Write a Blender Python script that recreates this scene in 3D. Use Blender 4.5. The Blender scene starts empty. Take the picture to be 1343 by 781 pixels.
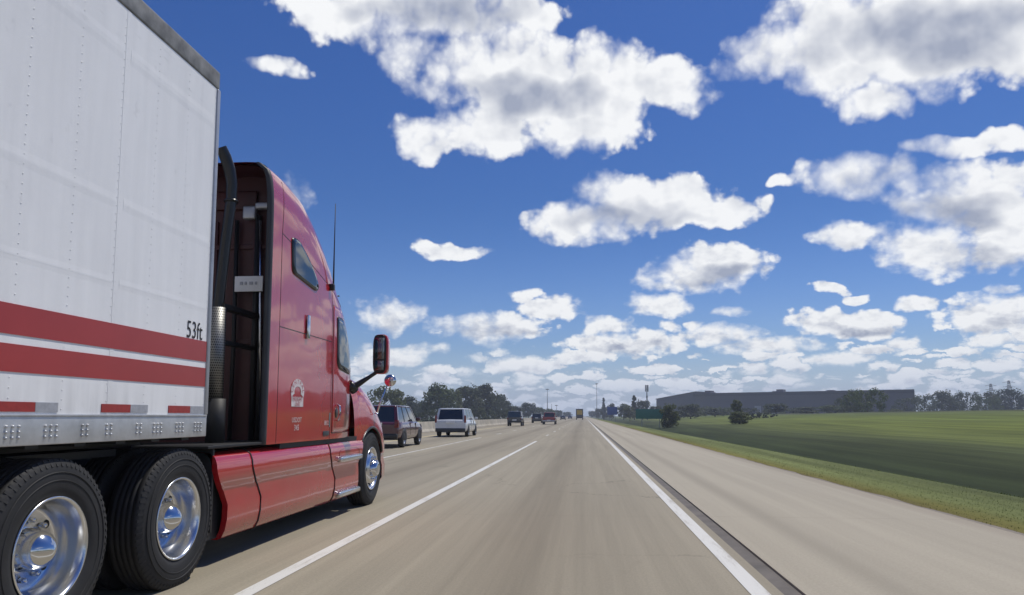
import bpy, bmesh, math, random
from math import sin, cos, pi, sqrt, atan2, asin
from mathutils import Vector, Matrix, noise as mnoise
S = bpy.context.scene
COL = S.collection
random.seed(7)
R = math.radians

# ------------------------------------------------------------------ camera
cam_d = bpy.data.cameras.new('camera'); cam = bpy.data.objects.new('camera', cam_d); COL.objects.link(cam)
cam_d.sensor_width = 36.0; cam_d.lens = 980.0 / 1343.0 * 36.0
cam_d.shift_y = 57.0 / 1343.0
cam_d.clip_start = 0.05; cam_d.clip_end = 20000
cam.location = (0, 0, 1.26)
cam.rotation_euler = (R(90 + 5.74), 0, R(5.48))
S.camera = cam
S.view_settings.view_transform = 'Standard'; S.view_settings.look = 'None'
S.view_settings.gamma = 1.0; S.view_settings.exposure = 0.0
S.render.resolution_x = 1024; S.render.resolution_y = 595

# ------------------------------------------------------------------ node helper
class NT:
    def __init__(s, tree): s.t = tree; s.n = tree.nodes; s.l = tree.links
    def _set(s, sock, v):
        if isinstance(v, bpy.types.NodeSocket): s.l.new(v, sock)
        elif v is not None:
            try: sock.default_value = v
            except Exception: sock.default_value = tuple(v) + (1.0,)
    def m(s, op, a, b=None, c=None, clamp=False):
        n = s.n.new('ShaderNodeMath'); n.operation = op; n.use_clamp = clamp
        s._set(n.inputs[0], a)
        if b is not None: s._set(n.inputs[1], b)
        if c is not None: s._set(n.inputs[2], c)
        return n.outputs[0]
    def v(s, op, a, b=None, out=0):
        n = s.n.new('ShaderNodeVectorMath'); n.operation = op
        s._set(n.inputs[0], a)
        if b is not None: s._set(n.inputs[1], b)
        return n.outputs[out]
    def comb(s, x, y, z):
        n = s.n.new('ShaderNodeCombineXYZ'); s._set(n.inputs[0], x); s._set(n.inputs[1], y); s._set(n.inputs[2], z); return n.outputs[0]
    def sep(s, v):
        n = s.n.new('ShaderNodeSeparateXYZ'); s._set(n.inputs[0], v); return n.outputs
    def noise(s, vec, scale, detail=4, rough=.5, col=False, dist=0.0):
        n = s.n.new('ShaderNodeTexNoise'); s._set(n.inputs['Vector'], vec); n.inputs['Scale'].default_value = scale
        n.inputs['Detail'].default_value = detail; n.inputs['Roughness'].default_value = rough; n.inputs['Distortion'].default_value = dist
        return n.outputs['Color' if col else 'Fac']
    def rng(s, v, a, b, c=0.0, d=1.0, smooth=True):
        n = s.n.new('ShaderNodeMapRange'); n.interpolation_type = 'SMOOTHSTEP' if smooth else 'LINEAR'
        s._set(n.inputs[0], v); s._set(n.inputs[1], a); s._set(n.inputs[2], b); s._set(n.inputs[3], c); s._set(n.inputs[4], d)
        return n.outputs[0]
    def mix(s, f, a, b, mode='MIX'):
        n = s.n.new('ShaderNodeMix'); n.data_type = 'RGBA'; n.blend_type = mode
        s._set(n.inputs[0], f); s._set(n.inputs[6], a); s._set(n.inputs[7], b); return n.outputs[2]
    def mapping(s, v, loc, rot, sc, vt='TEXTURE'):
        n = s.n.new('ShaderNodeMapping'); n.vector_type = vt; s._set(n.inputs[0], v)
        n.inputs[1].default_value = loc; n.inputs[2].default_value = rot; n.inputs[3].default_value = sc; return n.outputs[0]

# ------------------------------------------------------------------ sun and sky
SUN_EL, SUN_AZ = R(63), R(44)           # azimuth measured from +Y towards +X
sd = Vector((sin(SUN_AZ) * cos(SUN_EL), cos(SUN_AZ) * cos(SUN_EL), sin(SUN_EL)))
sun_d = bpy.data.lights.new('sun', 'SUN'); sun = bpy.data.objects.new('sun', sun_d); COL.objects.link(sun)
sun_d.energy = 3.5; sun_d.angle = R(0.53); sun_d.color = (1.0, 0.95, 0.85)
sun.rotation_euler = sd.to_track_quat('Z', 'Y').to_euler(); sun.location = (0, 0, 60)

W = bpy.data.worlds.new('World'); S.world = W; W.use_nodes = True
W.node_tree.nodes.clear(); w = NT(W.node_tree)
sky = w.n.new('ShaderNodeTexSky'); sky.sky_type = 'NISHITA'; sky.sun_disc = False
sky.sun_elevation = SUN_EL; sky.sun_rotation = SUN_AZ
sky.altitude = 200; sky.air_density = 1.25; sky.dust_density = 0.7; sky.ozone_density = 4.0
hs = w.n.new('ShaderNodeHueSaturation'); hs.inputs['Saturation'].default_value = 1.18; hs.inputs['Value'].default_value = SKYV = 1.0
hs.inputs['Hue'].default_value = 0.51
w.l.new(sky.outputs[0], hs.inputs['Color'])
tc = w.n.new('ShaderNodeTexCoord')
d = w.v('NORMALIZE', tc.outputs['Generated'])
dx, dy, dz = w.sep(d)
az = w.m('ARCTAN2', dx, dy); el = w.m('ARCSINE', dz)
P0 = w.comb(az, el, 0.0)
# ragged outlines: the cloud coordinates are bent by noise before the shapes are laid out
wn = w.noise(P0, 13.0, 2.5, .55, col=True)
P = w.v('ADD', P0, w.v('MULTIPLY', w.v('SUBTRACT', wn, (.5, .5, .5)), (.06, .045, 0)))
CLOUDS = [(-0.231, 0.509, 0.182, 0.041, 0.06, 1), (-0.113, 0.445, 0.127, 0.065, 0.01, 1.05), (-0.023, 0.429, 0.142, 0.056, -0.03, 1.05), (0.003, 0.389, 0.099, 0.045, -0.03, 1), (0.11, 0.422, 0.073, 0.032, -0.08, 0.9), (-0.217, 0.362, 0.044, 0.026, 0.04, 0.9), (-0.24, 0.462, 0.057, 0.025, 0.06, 0.85), (-0.129, 0.376, 0.074, 0.034, 0.01, 0.9), (-0.36, 0.512, 0.06, 0.017, 0.11, 0.7), (-0.076, 0.511, 0.064, 0.026, -0.01, 0.8), (0.241, 0.442, 0.063, 0.032, -0.13, 1), (0.333, 0.437, 0.097, 0.059, -0.17, 1.05), (0.422, 0.426, 0.113, 0.06, -0.21, 1.05), (0.504, 0.415, 0.08, 0.055, -0.25, 1.05), (0.374, 0.369, 0.044, 0.023, -0.17, 0.95), (0.308, 0.472, 0.054, 0.041, -0.17, 0.8), (0.348, 0.288, 0.067, 0.028, -0.13, 0.95), (0.455, 0.303, 0.055, 0.013, -0.17, 0.75), (0.452, 0.247, 0.08, 0.039, -0.14, 1.05), (0.509, 0.207, 0.06, 0.04, -0.14, 1), (0.426, 0.195, 0.066, 0.03, -0.11, 1), (0.337, 0.218, 0.051, 0.016, -0.1, 0.8), (0.262, 0.290, 0.016, 0.008, -0.1, 0.35), (0.504, 0.299, 0.036, 0.013, -0.19, 0.5), (0.002, 0.258, 0.088, 0.026, -0.02, 0.95), (0.089, 0.283, 0.101, 0.037, -0.05, 1.05), (0.163, 0.267, 0.073, 0.025, -0.07, 0.95), (0.166, 0.191, 0.085, 0.03, -0.05, 1.1), (0.098, 0.148, 0.046, 0.02, -0.03, 0.95), (0.112, 0.175, 0.04, 0.012, -0.04, 0.7), (-0.18, 0.222, 0.052, 0.012, 0.02, 0.85), (-0.414, 0.433, 0.044, 0.01, 0.12, 0.7), (-0.255, 0.137, 0.052, 0.024, 0.02, 1), (-0.123, 0.116, 0.08, 0.024, 0.0, 1), (-0.046, 0.143, 0.049, 0.015, -0.01, 0.9), (-0.077, 0.164, 0.021, 0.01, -0.0, 0.7), (0.036, 0.122, 0.03, 0.014, -0.02, 0.9), (0.05, 0.095, 0.085, 0.02, -0.01, 0.95), (0.109, 0.118, 0.022, 0.009, -0.02, 0.8), (0.151, 0.121, 0.014, 0.007, -0.03, 0.7), (0.19, 0.132, 0.023, 0.007, -0.04, 0.7), (0.31, 0.161, 0.023, 0.008, -0.07, 0.7), (0.342, 0.149, 0.014, 0.007, -0.07, 0.7), (0.328, 0.113, 0.067, 0.022, -0.05, 1), (0.411, 0.134, 0.027, 0.012, -0.07, 0.8), (0.479, 0.115, 0.052, 0.026, -0.07, 1), (0.489, 0.145, 0.017, 0.008, -0.09, 0.7), (-0.25, 0.086, 0.06, 0.012, 0.01, 0.8), (-0.382, 0.292, 0.025, 0.028, 0.08, 0.6), (0.183, 0.104, 0.057, 0.014, -0.03, 0.8), (0.238, 0.085, 0.064, 0.013, -0.03, 0.8)]
CORES = [(-0.065, 0.415, 0.111, 0.031, -0.01, 1), (-0.183, 0.51, 0.158, 0.022, 0.04, 0.9), (0.443, 0.429, 0.118, 0.038, -0.22, 1), (0.316, 0.442, 0.045, 0.025, -0.17, 0.5), (0.444, 0.234, 0.073, 0.022, -0.13, 1), (0.482, 0.185, 0.044, 0.017, -0.12, 0.7), (0.058, 0.259, 0.112, 0.015, -0.04, 0.8), (0.18, 0.18, 0.063, 0.015, -0.05, 1), (0.089, 0.27, 0.06, 0.018, -0.05, 0.5), (-0.123, 0.106, 0.072, 0.012, 0.0, 0.6), (-0.255, 0.127, 0.04, 0.01, 0.02, 0.6), (0.327, 0.104, 0.06, 0.011, -0.05, 0.7), (0.352, 0.28, 0.051, 0.014, -0.13, 0.5), (0.485, 0.103, 0.043, 0.01, -0.07, 0.7), (0.05, 0.084, 0.075, 0.01, -0.01, 0.6)]
def field(L, P):
    out = None
    for a, e, ra, re, rot, wt in L:
        q = w.mapping(P, (a, e, 0), (0, 0, rot), (ra, re, 1))
        r2 = w.v('DOT_PRODUCT', q, q, 1)
        f_ = w.m('MULTIPLY_ADD', r2, -wt, wt)
        out = f_ if out is None else w.m('SMOOTH_MAX', out, f_, .18)
    return out
M = field(CLOUDS, P)
M = w.m('MINIMUM', M, 1.0)
core = w.m('MAXIMUM', field(CORES, w.v('ADD', P0, w.v('MULTIPLY', w.v('SUBTRACT', wn, (.5, .5, .5)), (.10, .07, 0)))), 0.0)
# fractal puffs, finer towards the horizon where the clouds are farther off
hi = w.rng(el, .10, .34)
def fbm(P, dt=9):
    f1 = w.noise(w.v('MULTIPLY', P, (1, 1.15, 1)), 17, dt, .52)
    f2 = w.noise(w.v('MULTIPLY', P, (1, 1.5, 1)), 46, dt, .54)
    n = w.n.new('ShaderNodeMix'); n.data_type = 'FLOAT'; w._set(n.inputs[0], hi); w._set(n.inputs[2], f2); w._set(n.inputs[3], f1)
    return n.outputs[0]
F0 = fbm(P0, 10); Fa = fbm(P0, 3.2); F1 = fbm(w.v('ADD', P0, (.008, .014, 0)), 3.2)
vo = w.n.new('ShaderNodeTexVoronoi'); vo.feature = 'SMOOTH_F1'; vo.inputs['Scale'].default_value = 34; vo.inputs['Detail'].default_value = 2; vo.inputs['Roughness'].default_value = .6; vo.inputs['Smoothness'].default_value = .5
w.l.new(w.v('ADD', P0, w.v('MULTIPLY', w.v('SUBTRACT', w.noise(P0, 40, 3, .6, col=True), (.5, .5, .5)), (.016, .016, 0))), vo.inputs['Vector'])
puff = w.m('SUBTRACT', .45, vo.outputs['Distance'])
D1 = w.m('ADD', w.m('ADD', w.m('MAXIMUM', M, -1.6), w.m('MULTIPLY', w.m('SUBTRACT', F0, .33), w.rng(M, -.2, .9, 2.1, 1.3))), w.m('MULTIPLY', w.m('ADD', puff, .12), .6))
# low bank of small far cumulus with flat undersides
wl_ = w.v('MULTIPLY', w.v('SUBTRACT', w.noise(w.v('MULTIPLY', P0, (1, 1.6, 1)), 34, 6, .62, col=True), (.5, .5, .5)), (.058, .026, 0))
def bank(sc, stretch, seed, dy_=0.0):
    q = w.v('ADD', w.v('MULTIPLY', w.v('ADD', w.v('ADD', P0, (0, dy_, 0)), wl_), (sc, sc * stretch, 0)), (seed, seed * 1.7, seed))
    v_ = w.n.new('ShaderNodeTexVoronoi'); v_.feature = 'F1'; v_.inputs['Scale'].default_value = 1.0; v_.inputs['Randomness'].default_value = 1.0; w.l.new(q, v_.inputs['Vector'])
    r_ = w.sep(v_.outputs['Color'])[0]
    return w.m('SUBTRACT', w.m('MULTIPLY_ADD', r_, .34, .26), v_.outputs['Distance'])
c1 = bank(11.5, 3.1, 1.0); c2 = bank(22, 3.4, 4.0); c3 = bank(30, 4.2, 8.0)
covl = w.rng(el, .125, .05, -.30, .20)
covh = w.m('MULTIPLY', w.rng(el, .125, .16), -3.0)
k1 = w.m('ADD', w.m('ADD', c1, covl), w.rng(el, .075, .04, 0, -.6))
k2 = w.m('ADD', w.m('ADD', c2, covl), w.rng(el, .045, .02, 0, -.4))
k3 = w.m('ADD', c3, w.rng(el, .09, .03, -.4, .12))
D2 = w.m('MULTIPLY', w.m('ADD', w.m('MAXIMUM', w.m('MAXIMUM', k1, k2), k3), covh), 3.4)
D2b = w.m('MULTIPLY', w.m('MAXIMUM', w.m('ADD', w.m('ADD', bank(11.5, 3.1, 1.0, .010), covl), w.rng(el, .075, .04, 0, -.6)), w.m('ADD', bank(22, 3.4, 4.0, .008), covl)), 3.4)
# clouds all round and overhead, outside the view (they light the scene and show in the paint)
zz = w.m('ADD', w.m('MAXIMUM', dz, 0.0), .12)
gq = w.comb(w.m('DIVIDE', dx, zz), w.m('DIVIDE', dy, zz), 1.7)
g1 = w.noise(gq, .9, 7, .58)
off = w.m('MAXIMUM', w.rng(w.m('ABSOLUTE', az), .58, .72), w.rng(el, .54, .62))
D3 = w.m('ADD', w.m('MULTIPLY', w.m('SUBTRACT', g1, .53), 6.0), w.m('MULTIPLY_ADD', off, 6.0, -6.0))
D = w.m('MAXIMUM', w.m('MAXIMUM', D1, D2), D3)
soft = w.rng(w.noise(P0, 5.5, 2, .5), .40, .62, .34, 1.15)
alpha = w.rng(D, -.08, soft)
alpha = w.m('POWER', alpha, 1.0)
relief = w.m('SUBTRACT', Fa, F1)
rel2 = w.m('MULTIPLY', w.m('MULTIPLY', w.m('SUBTRACT', D2, D2b), .22), w.rng(el, .13, .10), clamp=False)
thick = w.rng(D, .5, 1.6)
wisp = w.m('MULTIPLY', thick, .16)
cb = w.m('MULTIPLY_ADD', w.m('MULTIPLY', core, w.rng(Fa, .3, .62, .88, 1.05)), .92, wisp)
cb = w.m('SUBTRACT', cb, w.m('MULTIPLY', w.m('ADD', relief, w.m('MULTIPLY', puff, .05)), 1.5))
cb = w.m('SUBTRACT', cb, rel2)
cb = w.m('ADD', cb, w.m('MULTIPLY', w.rng(D3, .5, 2.5), .35))
cb = w.m('ADD', cb, w.m('MULTIPLY', w.rng(el, .10, .0), .02), clamp=True)
cc = w.mix(cb, (9.8, 9.9, 10.0, 1), (3.7, 4.1, 5.2, 1))
tint = w.mix(w.rng(el, .02, .30), (.62, .74, 1.08, 1), (.36, .53, .78, 1))
SK = w.mix(1.0, hs.outputs[0], tint, 'MULTIPLY')
CLW = w.mix(w.m('MULTIPLY', alpha, .97), SK, cc)
# pale air at the horizon
hz = w.rng(el, .10, -.005, 0, .62)
fin = w.mix(hz, CLW, (5.4, 6.6, 9.0, 1))
bg = w.n.new('ShaderNodeBackground'); w.l.new(fin, bg.inputs[0]); bg.inputs[1].default_value = 0.1
wo = w.n.new('ShaderNodeOutputWorld'); w.l.new(bg.outputs[0], wo.inputs[0])
try: W.cycles.sampling_method = 'MANUAL'; W.cycles.sample_map_resolution = 512
except Exception: pass

# ------------------------------------------------------------------ mesh helpers
def tag(o, label=None, cat=None, group=None, kind=None):
    if label: o['label'] = label
    if cat: o['category'] = cat
    if group: o['group'] = group
    if kind: o['kind'] = kind
    return o
def empty(name, loc=(0, 0, 0), rz=0.0):
    o = bpy.data.objects.new(name, None); COL.objects.link(o); o.location = loc; o.rotation_euler = (0, 0, rz)
    o.empty_display_size = .3; return o
def worldloc(o):
    p = Vector((0, 0, 0))
    while o is not None: p = p + o.location; o = o.parent
    return p
class MB:
    def __init__(s): s.v = []; s.f = []; s.sm = []
    def add(s, vs, fs, smooth=False):
        b = len(s.v); s.v += [tuple(p) for p in vs]
        for f in fs: s.f.append([b + i for i in f]); s.sm.append(smooth)
        return s
    def box(s, a, b, bev=0.0):
        x0, y0, z0 = [min(p, q) for p, q in zip(a, b)]; x1, y1, z1 = [max(p, q) for p, q in zip(a, b)]
        if bev <= 0:
            vs = [(x, y, z) for z in (z0, z1) for y in (y0, y1) for x in (x0, x1)]
            s.add(vs, [(0, 2, 3, 1), (4, 5, 7, 6), (0, 1, 5, 4), (2, 6, 7, 3), (0, 4, 6, 2), (1, 3, 7, 5)])
        else:
            bm = bmesh.new(); bmesh.ops.create_cube(bm, size=1)
            for v in bm.verts: v.co = Vector(((x0 + x1) / 2 + v.co.x * (x1 - x0), (y0 + y1) / 2 + v.co.y * (y1 - y0), (z0 + z1) / 2 + v.co.z * (z1 - z0)))
            bmesh.ops.bevel(bm, geom=bm.edges[:], offset=min(bev, .49 * min(x1 - x0, y1 - y0, z1 - z0)), segments=2, profile=.6, affect='EDGES')
            s.add([v.co[:] for v in bm.verts], [[v.index for v in f.verts] for f in bm.faces], True); bm.free()
        return s
    def grid(s, rows, closed=False, smooth=True, flip=False, caps=False):
        n = len(rows[0]); vs = [p for r in rows for p in r]; fs = []
        for i in range(len(rows) - 1):
            for j in range(n if closed else n - 1):
                k = (j + 1) % n
                q = (i * n + j, i * n + k, (i + 1) * n + k, (i + 1) * n + j)
                fs.append(q[::-1] if flip else q)
        s.add(vs, fs, smooth)
        if caps:
            b = len(s.v) - len(vs)
            s.f.append([b + i for i in range(n)][::-1]); s.sm.append(False)
            s.f.append([b + (len(rows) - 1) * n + i for i in range(n)]); s.sm.append(False)
        return s
    def tube(s, pts, r, seg=8, caps=True):
        pts = [Vector(p) for p in pts]; rs = r if isinstance(r, (list, tuple)) else [r] * len(pts); rows = []
        up = Vector((0, 0, 1))
        for i, p in enumerate(pts):
            t = (pts[min(i + 1, len(pts) - 1)] - pts[max(i - 1, 0)]).normalized()
            if abs(t.dot(up)) > .98: up = Vector((1, 0, 0)) if abs(t.x) < .9 else Vector((0, 1, 0))
            a = t.cross(up).normalized(); b = t.cross(a).normalized()
            rows.append([tuple(p + (a * cos(2 * pi * k / seg) + b * sin(2 * pi * k / seg)) * rs[i]) for k in range(seg)])
        return s.grid(rows, closed=True, caps=caps)
    def lathe(s, prof, c, axis='x', sg=1, seg=40, smooth=True):
        # prof: (radius, offset along axis)
        rows = []
        for r, d_ in prof:
            row = []
            for k in range(seg):
                a = 2 * pi * k / seg
                if axis == 'x': row.append((c[0] + sg * d_, c[1] + r * cos(a), c[2] + r * sin(a)))
                elif axis == 'y': row.append((c[0] + r * cos(a), c[1] + sg * d_, c[2] + r * sin(a)))
                else: row.append((c[0] + r * cos(a), c[1] + r * sin(a), c[2] + sg * d_))
            rows.append(row)
        return s.grid(rows, closed=True, smooth=smooth)
    def prism(s, poly, y0, y1, axis='y'):
        # poly in the plane across the axis, extruded along it
        n = len(poly)
        def P(p, t): return {'y': (p[0], t, p[1]), 'x': (t, p[0], p[1]), 'z': (p[0], p[1], t)}[axis]
        vs = [P(p, y0) for p in poly] + [P(p, y1) for p in poly]
        fs = [tuple(range(n))[::-1], tuple(range(n, 2 * n))] + [(i, (i + 1) % n, (i + 1) % n + n, i + n) for i in range(n)]
        return s.add(vs, fs)
    def build(s, name, mat, parent=None, fix=True):
        o3 = worldloc(parent) if parent else Vector((0, 0, 0))
        me = bpy.data.meshes.new(name)
        me.from_pydata([(p[0] - o3.x, p[1] - o3.y, p[2] - o3.z) for p in s.v], [], s.f)
        me.polygons.foreach_set('use_smooth', s.sm)
        if fix:
            bm = bmesh.new(); bm.from_mesh(me); bmesh.ops.recalc_face_normals(bm, faces=bm.faces); bm.to_mesh(me); bm.free()
        if mat: me.materials.append(mat)
        me.update()
        o = bpy.data.objects.new(name, me); COL.objects.link(o)
        if parent: o.parent = parent
        return o
def loose(q):
    """split an MB into its connected pieces"""
    par = list(range(len(q.v)))
    def fnd(a):
        while par[a] != a: par[a] = par[par[a]]; a = par[a]
        return a
    for f in q.f:
        r = fnd(f[0])
        for i in f[1:]: par[fnd(i)] = r
    parts = {}
    for f, s_ in zip(q.f, q.sm):
        parts.setdefault(fnd(f[0]), []).append((f, s_))
    out = []
    for fs in parts.values():
        m = MB(); mp = {}
        for f, s_ in fs:
            g = []
            for i in f:
                if i not in mp: mp[i] = len(m.v); m.v.append(q.v[i])
                g.append(mp[i])
            m.f.append(g); m.sm.append(s_)
        out.append(m)
    return out
def structure(name, mb, mat, **k):
    return tag(mb.build(name, mat, **k), kind='structure')

# ------------------------------------------------------------------ materials
def newmat(name):
    m = bpy.data.materials.new(name); m.use_nodes = True; nt = NT(m.node_tree)
    b = m.node_tree.nodes['Principled BSDF']; return m, nt, b
def mat(name, color, rough=.5, metal=0.0, coat=0.0, var=.12, vscale=3.0, bump=0.0, bscale=20.0, emit=None, spec=.5, space='Object', coatr=.03):
    m, nt, b = newmat(name)
    tc_ = nt.n.new('ShaderNodeTexCoord'); co = tc_.outputs[space]
    if var > 0:
        n = nt.noise(co, vscale, 5, .6)
        f = nt.rng(n, .3, .7, 1 - var, 1 + var, False)
        c = nt.v('MULTIPLY', tuple(color[:3]), nt.comb(f, f, f)); nt.l.new(c, b.inputs['Base Color'])
    else: b.inputs['Base Color'].default_value = tuple(color[:3]) + (1,)
    b.inputs['Roughness'].default_value = rough; b.inputs['Metallic'].default_value = metal
    b.inputs['Specular IOR Level'].default_value = spec
    if coat: b.inputs['Coat Weight'].default_value = coat; b.inputs['Coat Roughness'].default_value = coatr
    if bump > 0:
        bp = nt.n.new('ShaderNodeBump'); bp.inputs['Strength'].default_value = 1; bp.inputs['Distance'].default_value = bump
        nt.l.new(nt.noise(co, bscale, 4, .6), bp.inputs['Height']); nt.l.new(bp.outputs[0], b.inputs['Normal'])
    if emit: b.inputs['Emission Color'].default_value = tuple(emit) + (1,); b.inputs['Emission Strength'].default_value = 1
    return m
M_ = {}
M_['chrome'] = mat('chrome', (.62, .63, .65), .12, 1.0, var=.05)
M_['alu'] = mat('polished_aluminium', (.66, .67, .69), .23, 1.0, var=.08, vscale=6)
M_['alu_dull'] = mat('dull_aluminium', (.44, .45, .47), .5, .75, var=.14, vscale=5)
M_['rubber'] = mat('tyre_rubber', (.015, .015, .016), .72, var=.3, vscale=5, bump=.001, bscale=60)
M_['black'] = mat('black_steel', (.012, .012, .013), .6, var=.3, vscale=5)
M_['blackgloss'] = mat('black_plastic', (.014, .014, .015), .3, var=.15)
M_['greytrim'] = mat('grey_rubber_trim', (.035, .037, .042), .55, var=.2)
M_['glass'] = mat('dark_glass', (.012, .016, .02), .04, 0.0, coat=0.3, var=0, spec=.9)
M_['tintglass'] = mat('tinted_glass', (.03, .05, .065), .03, .25, var=0, spec=1.0)
M_['white'] = mat('white_sign_paint', (.74, .74, .73), .5, var=.06)
M_['decal'] = mat('white_decal', (.70, .62, .62), .4, var=.25, vscale=18)
M_['stripe'] = mat('dark_red_stripe', (.37, .035, .03), .35, var=.08, vscale=2, coat=.1, coatr=.2)
M_['reflred'] = mat('reflective_red_tape', (.33, .03, .025), .35, var=.15, vscale=30)
M_['reflwhite'] = mat('reflective_grey_tape', (.36, .37, .40), .35, var=.15, vscale=30)
M_['taill'] = mat('red_lens', (.16, .008, .008), .2, var=.1)
M_['amber'] = mat('amber_lens', (.75, .25, .03), .2, var=.1)
M_['lamp'] = mat('clear_lamp_lens', (.75, .77, .8), .08, .3, var=.05)

def paint(name, col, dirt=.0, rough=.22):
    m, nt, b = newmat(name)
    tc_ = nt.n.new('ShaderNodeTexCoord'); co = tc_.outputs['Object']
    geo = nt.n.new('ShaderNodeNewGeometry'); z = nt.sep(geo.outputs['Position'])[2]
    n = nt.noise(co, 2.2, 6, .62)
    c = nt.v('MULTIPLY', tuple(col), nt.comb(*[nt.rng(n, .3, .7, .93, 1.07, False)] * 3))
    dm = nt.m('MULTIPLY', nt.rng(z, .95, .15, 0, 1), nt.m('MULTIPLY', nt.rng(nt.noise(co, 5, 6, .65), .35, .75), dirt), clamp=True)
    nt.l.new(nt.mix(dm, c, (.20, .16, .12, 1)), b.inputs['Base Color'])
    nt.l.new(nt.m('ADD', nt.m('MULTIPLY', dm, .5), rough), b.inputs['Roughness'])
    b.inputs['Coat Weight'].default_value = 1; b.inputs['Coat Roughness'].default_value = .045
    # panels are never perfectly flat: slow waves in the reflections
    bp = nt.n.new('ShaderNodeBump'); bp.inputs['Strength'].default_value = 1; bp.inputs['Distance'].default_value = .004
    nt.l.new(nt.noise(co, 1.6, 2, .5), bp.inputs['Height']); nt.l.new(bp.outputs[0], b.inputs['Coat Normal']); nt.l.new(bp.outputs[0], b.inputs['Normal'])
    return m
M_['red'] = paint('red_truck_paint', (.44, .006, .012), .12, .24)
M_['redshade'] = mat('shade_darkened_red', (.045, .004, .006), .5, var=.25, vscale=4)  # truck red darkened as painted shade for the cab gap and step recess

def trailer_white():
    m, nt, b = newmat('white_trailer_skin')
    tc_ = nt.n.new('ShaderNodeTexCoord'); co = tc_.outputs['Object']
    x, y, z = nt.sep(co)
    s1 = nt.noise(nt.comb(x, nt.m('MULTIPLY', y, 5.0), nt.m('MULTIPLY', z, .5)), 2.0, 6, .6)   # rain streaks
    s2 = nt.noise(co, 1.3, 5, .6)
    f = nt.m('MULTIPLY', nt.rng(s1, .3, .75, 1.02, .93, False), nt.rng(s2, .3, .7, 1.01, .97, False))
    sc = nt.noise(nt.comb(0.0, nt.m('MULTIPLY', y, 1.0), nt.m('MULTIPLY', z, 9.0)), 3.0, 7, .7)
    scf = nt.m('MULTIPLY', nt.rng(sc, .60, .70, 0, .35), nt.rng(z, 3.55, 3.95))
    sc2 = nt.m('MULTIPLY', nt.rng(nt.noise(co, 3.2, 8, .75),   .63, .70, 0, .11), 1.0)
    low = nt.m('MULTIPLY', nt.rng(z, 1.55, 1.25), nt.rng(s1, .35, .7, .03, .14))
    f = nt.m('MULTIPLY', f, nt.m('SUBTRACT', 1.0, nt.m('ADD', nt.m('ADD', scf, sc2), low)))
    nt.l.new(nt.v('MULTIPLY', (.90, .90, .895), nt.comb(f, f, f)), b.inputs['Base Color'])
    b.inputs['Roughness'].default_value = .38; b.inputs['Coat Weight'].default_value = .25; b.inputs['Coat Roughness'].default_value = .25
    bp = nt.n.new('ShaderNodeBump'); bp.inputs['Strength'].default_value = 1; bp.inputs['Distance'].default_value = .006
    h = nt.m('ADD', nt.noise(co, 1.1, 3, .5), nt.m('MULTIPLY', nt.noise(co, 9, 3, .5), .12))
    nt.l.new(h, bp.inputs['Height']); nt.l.new(bp.outputs[0], b.inputs['Normal'])
    return m
M_['trailer'] = trailer_white()

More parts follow.
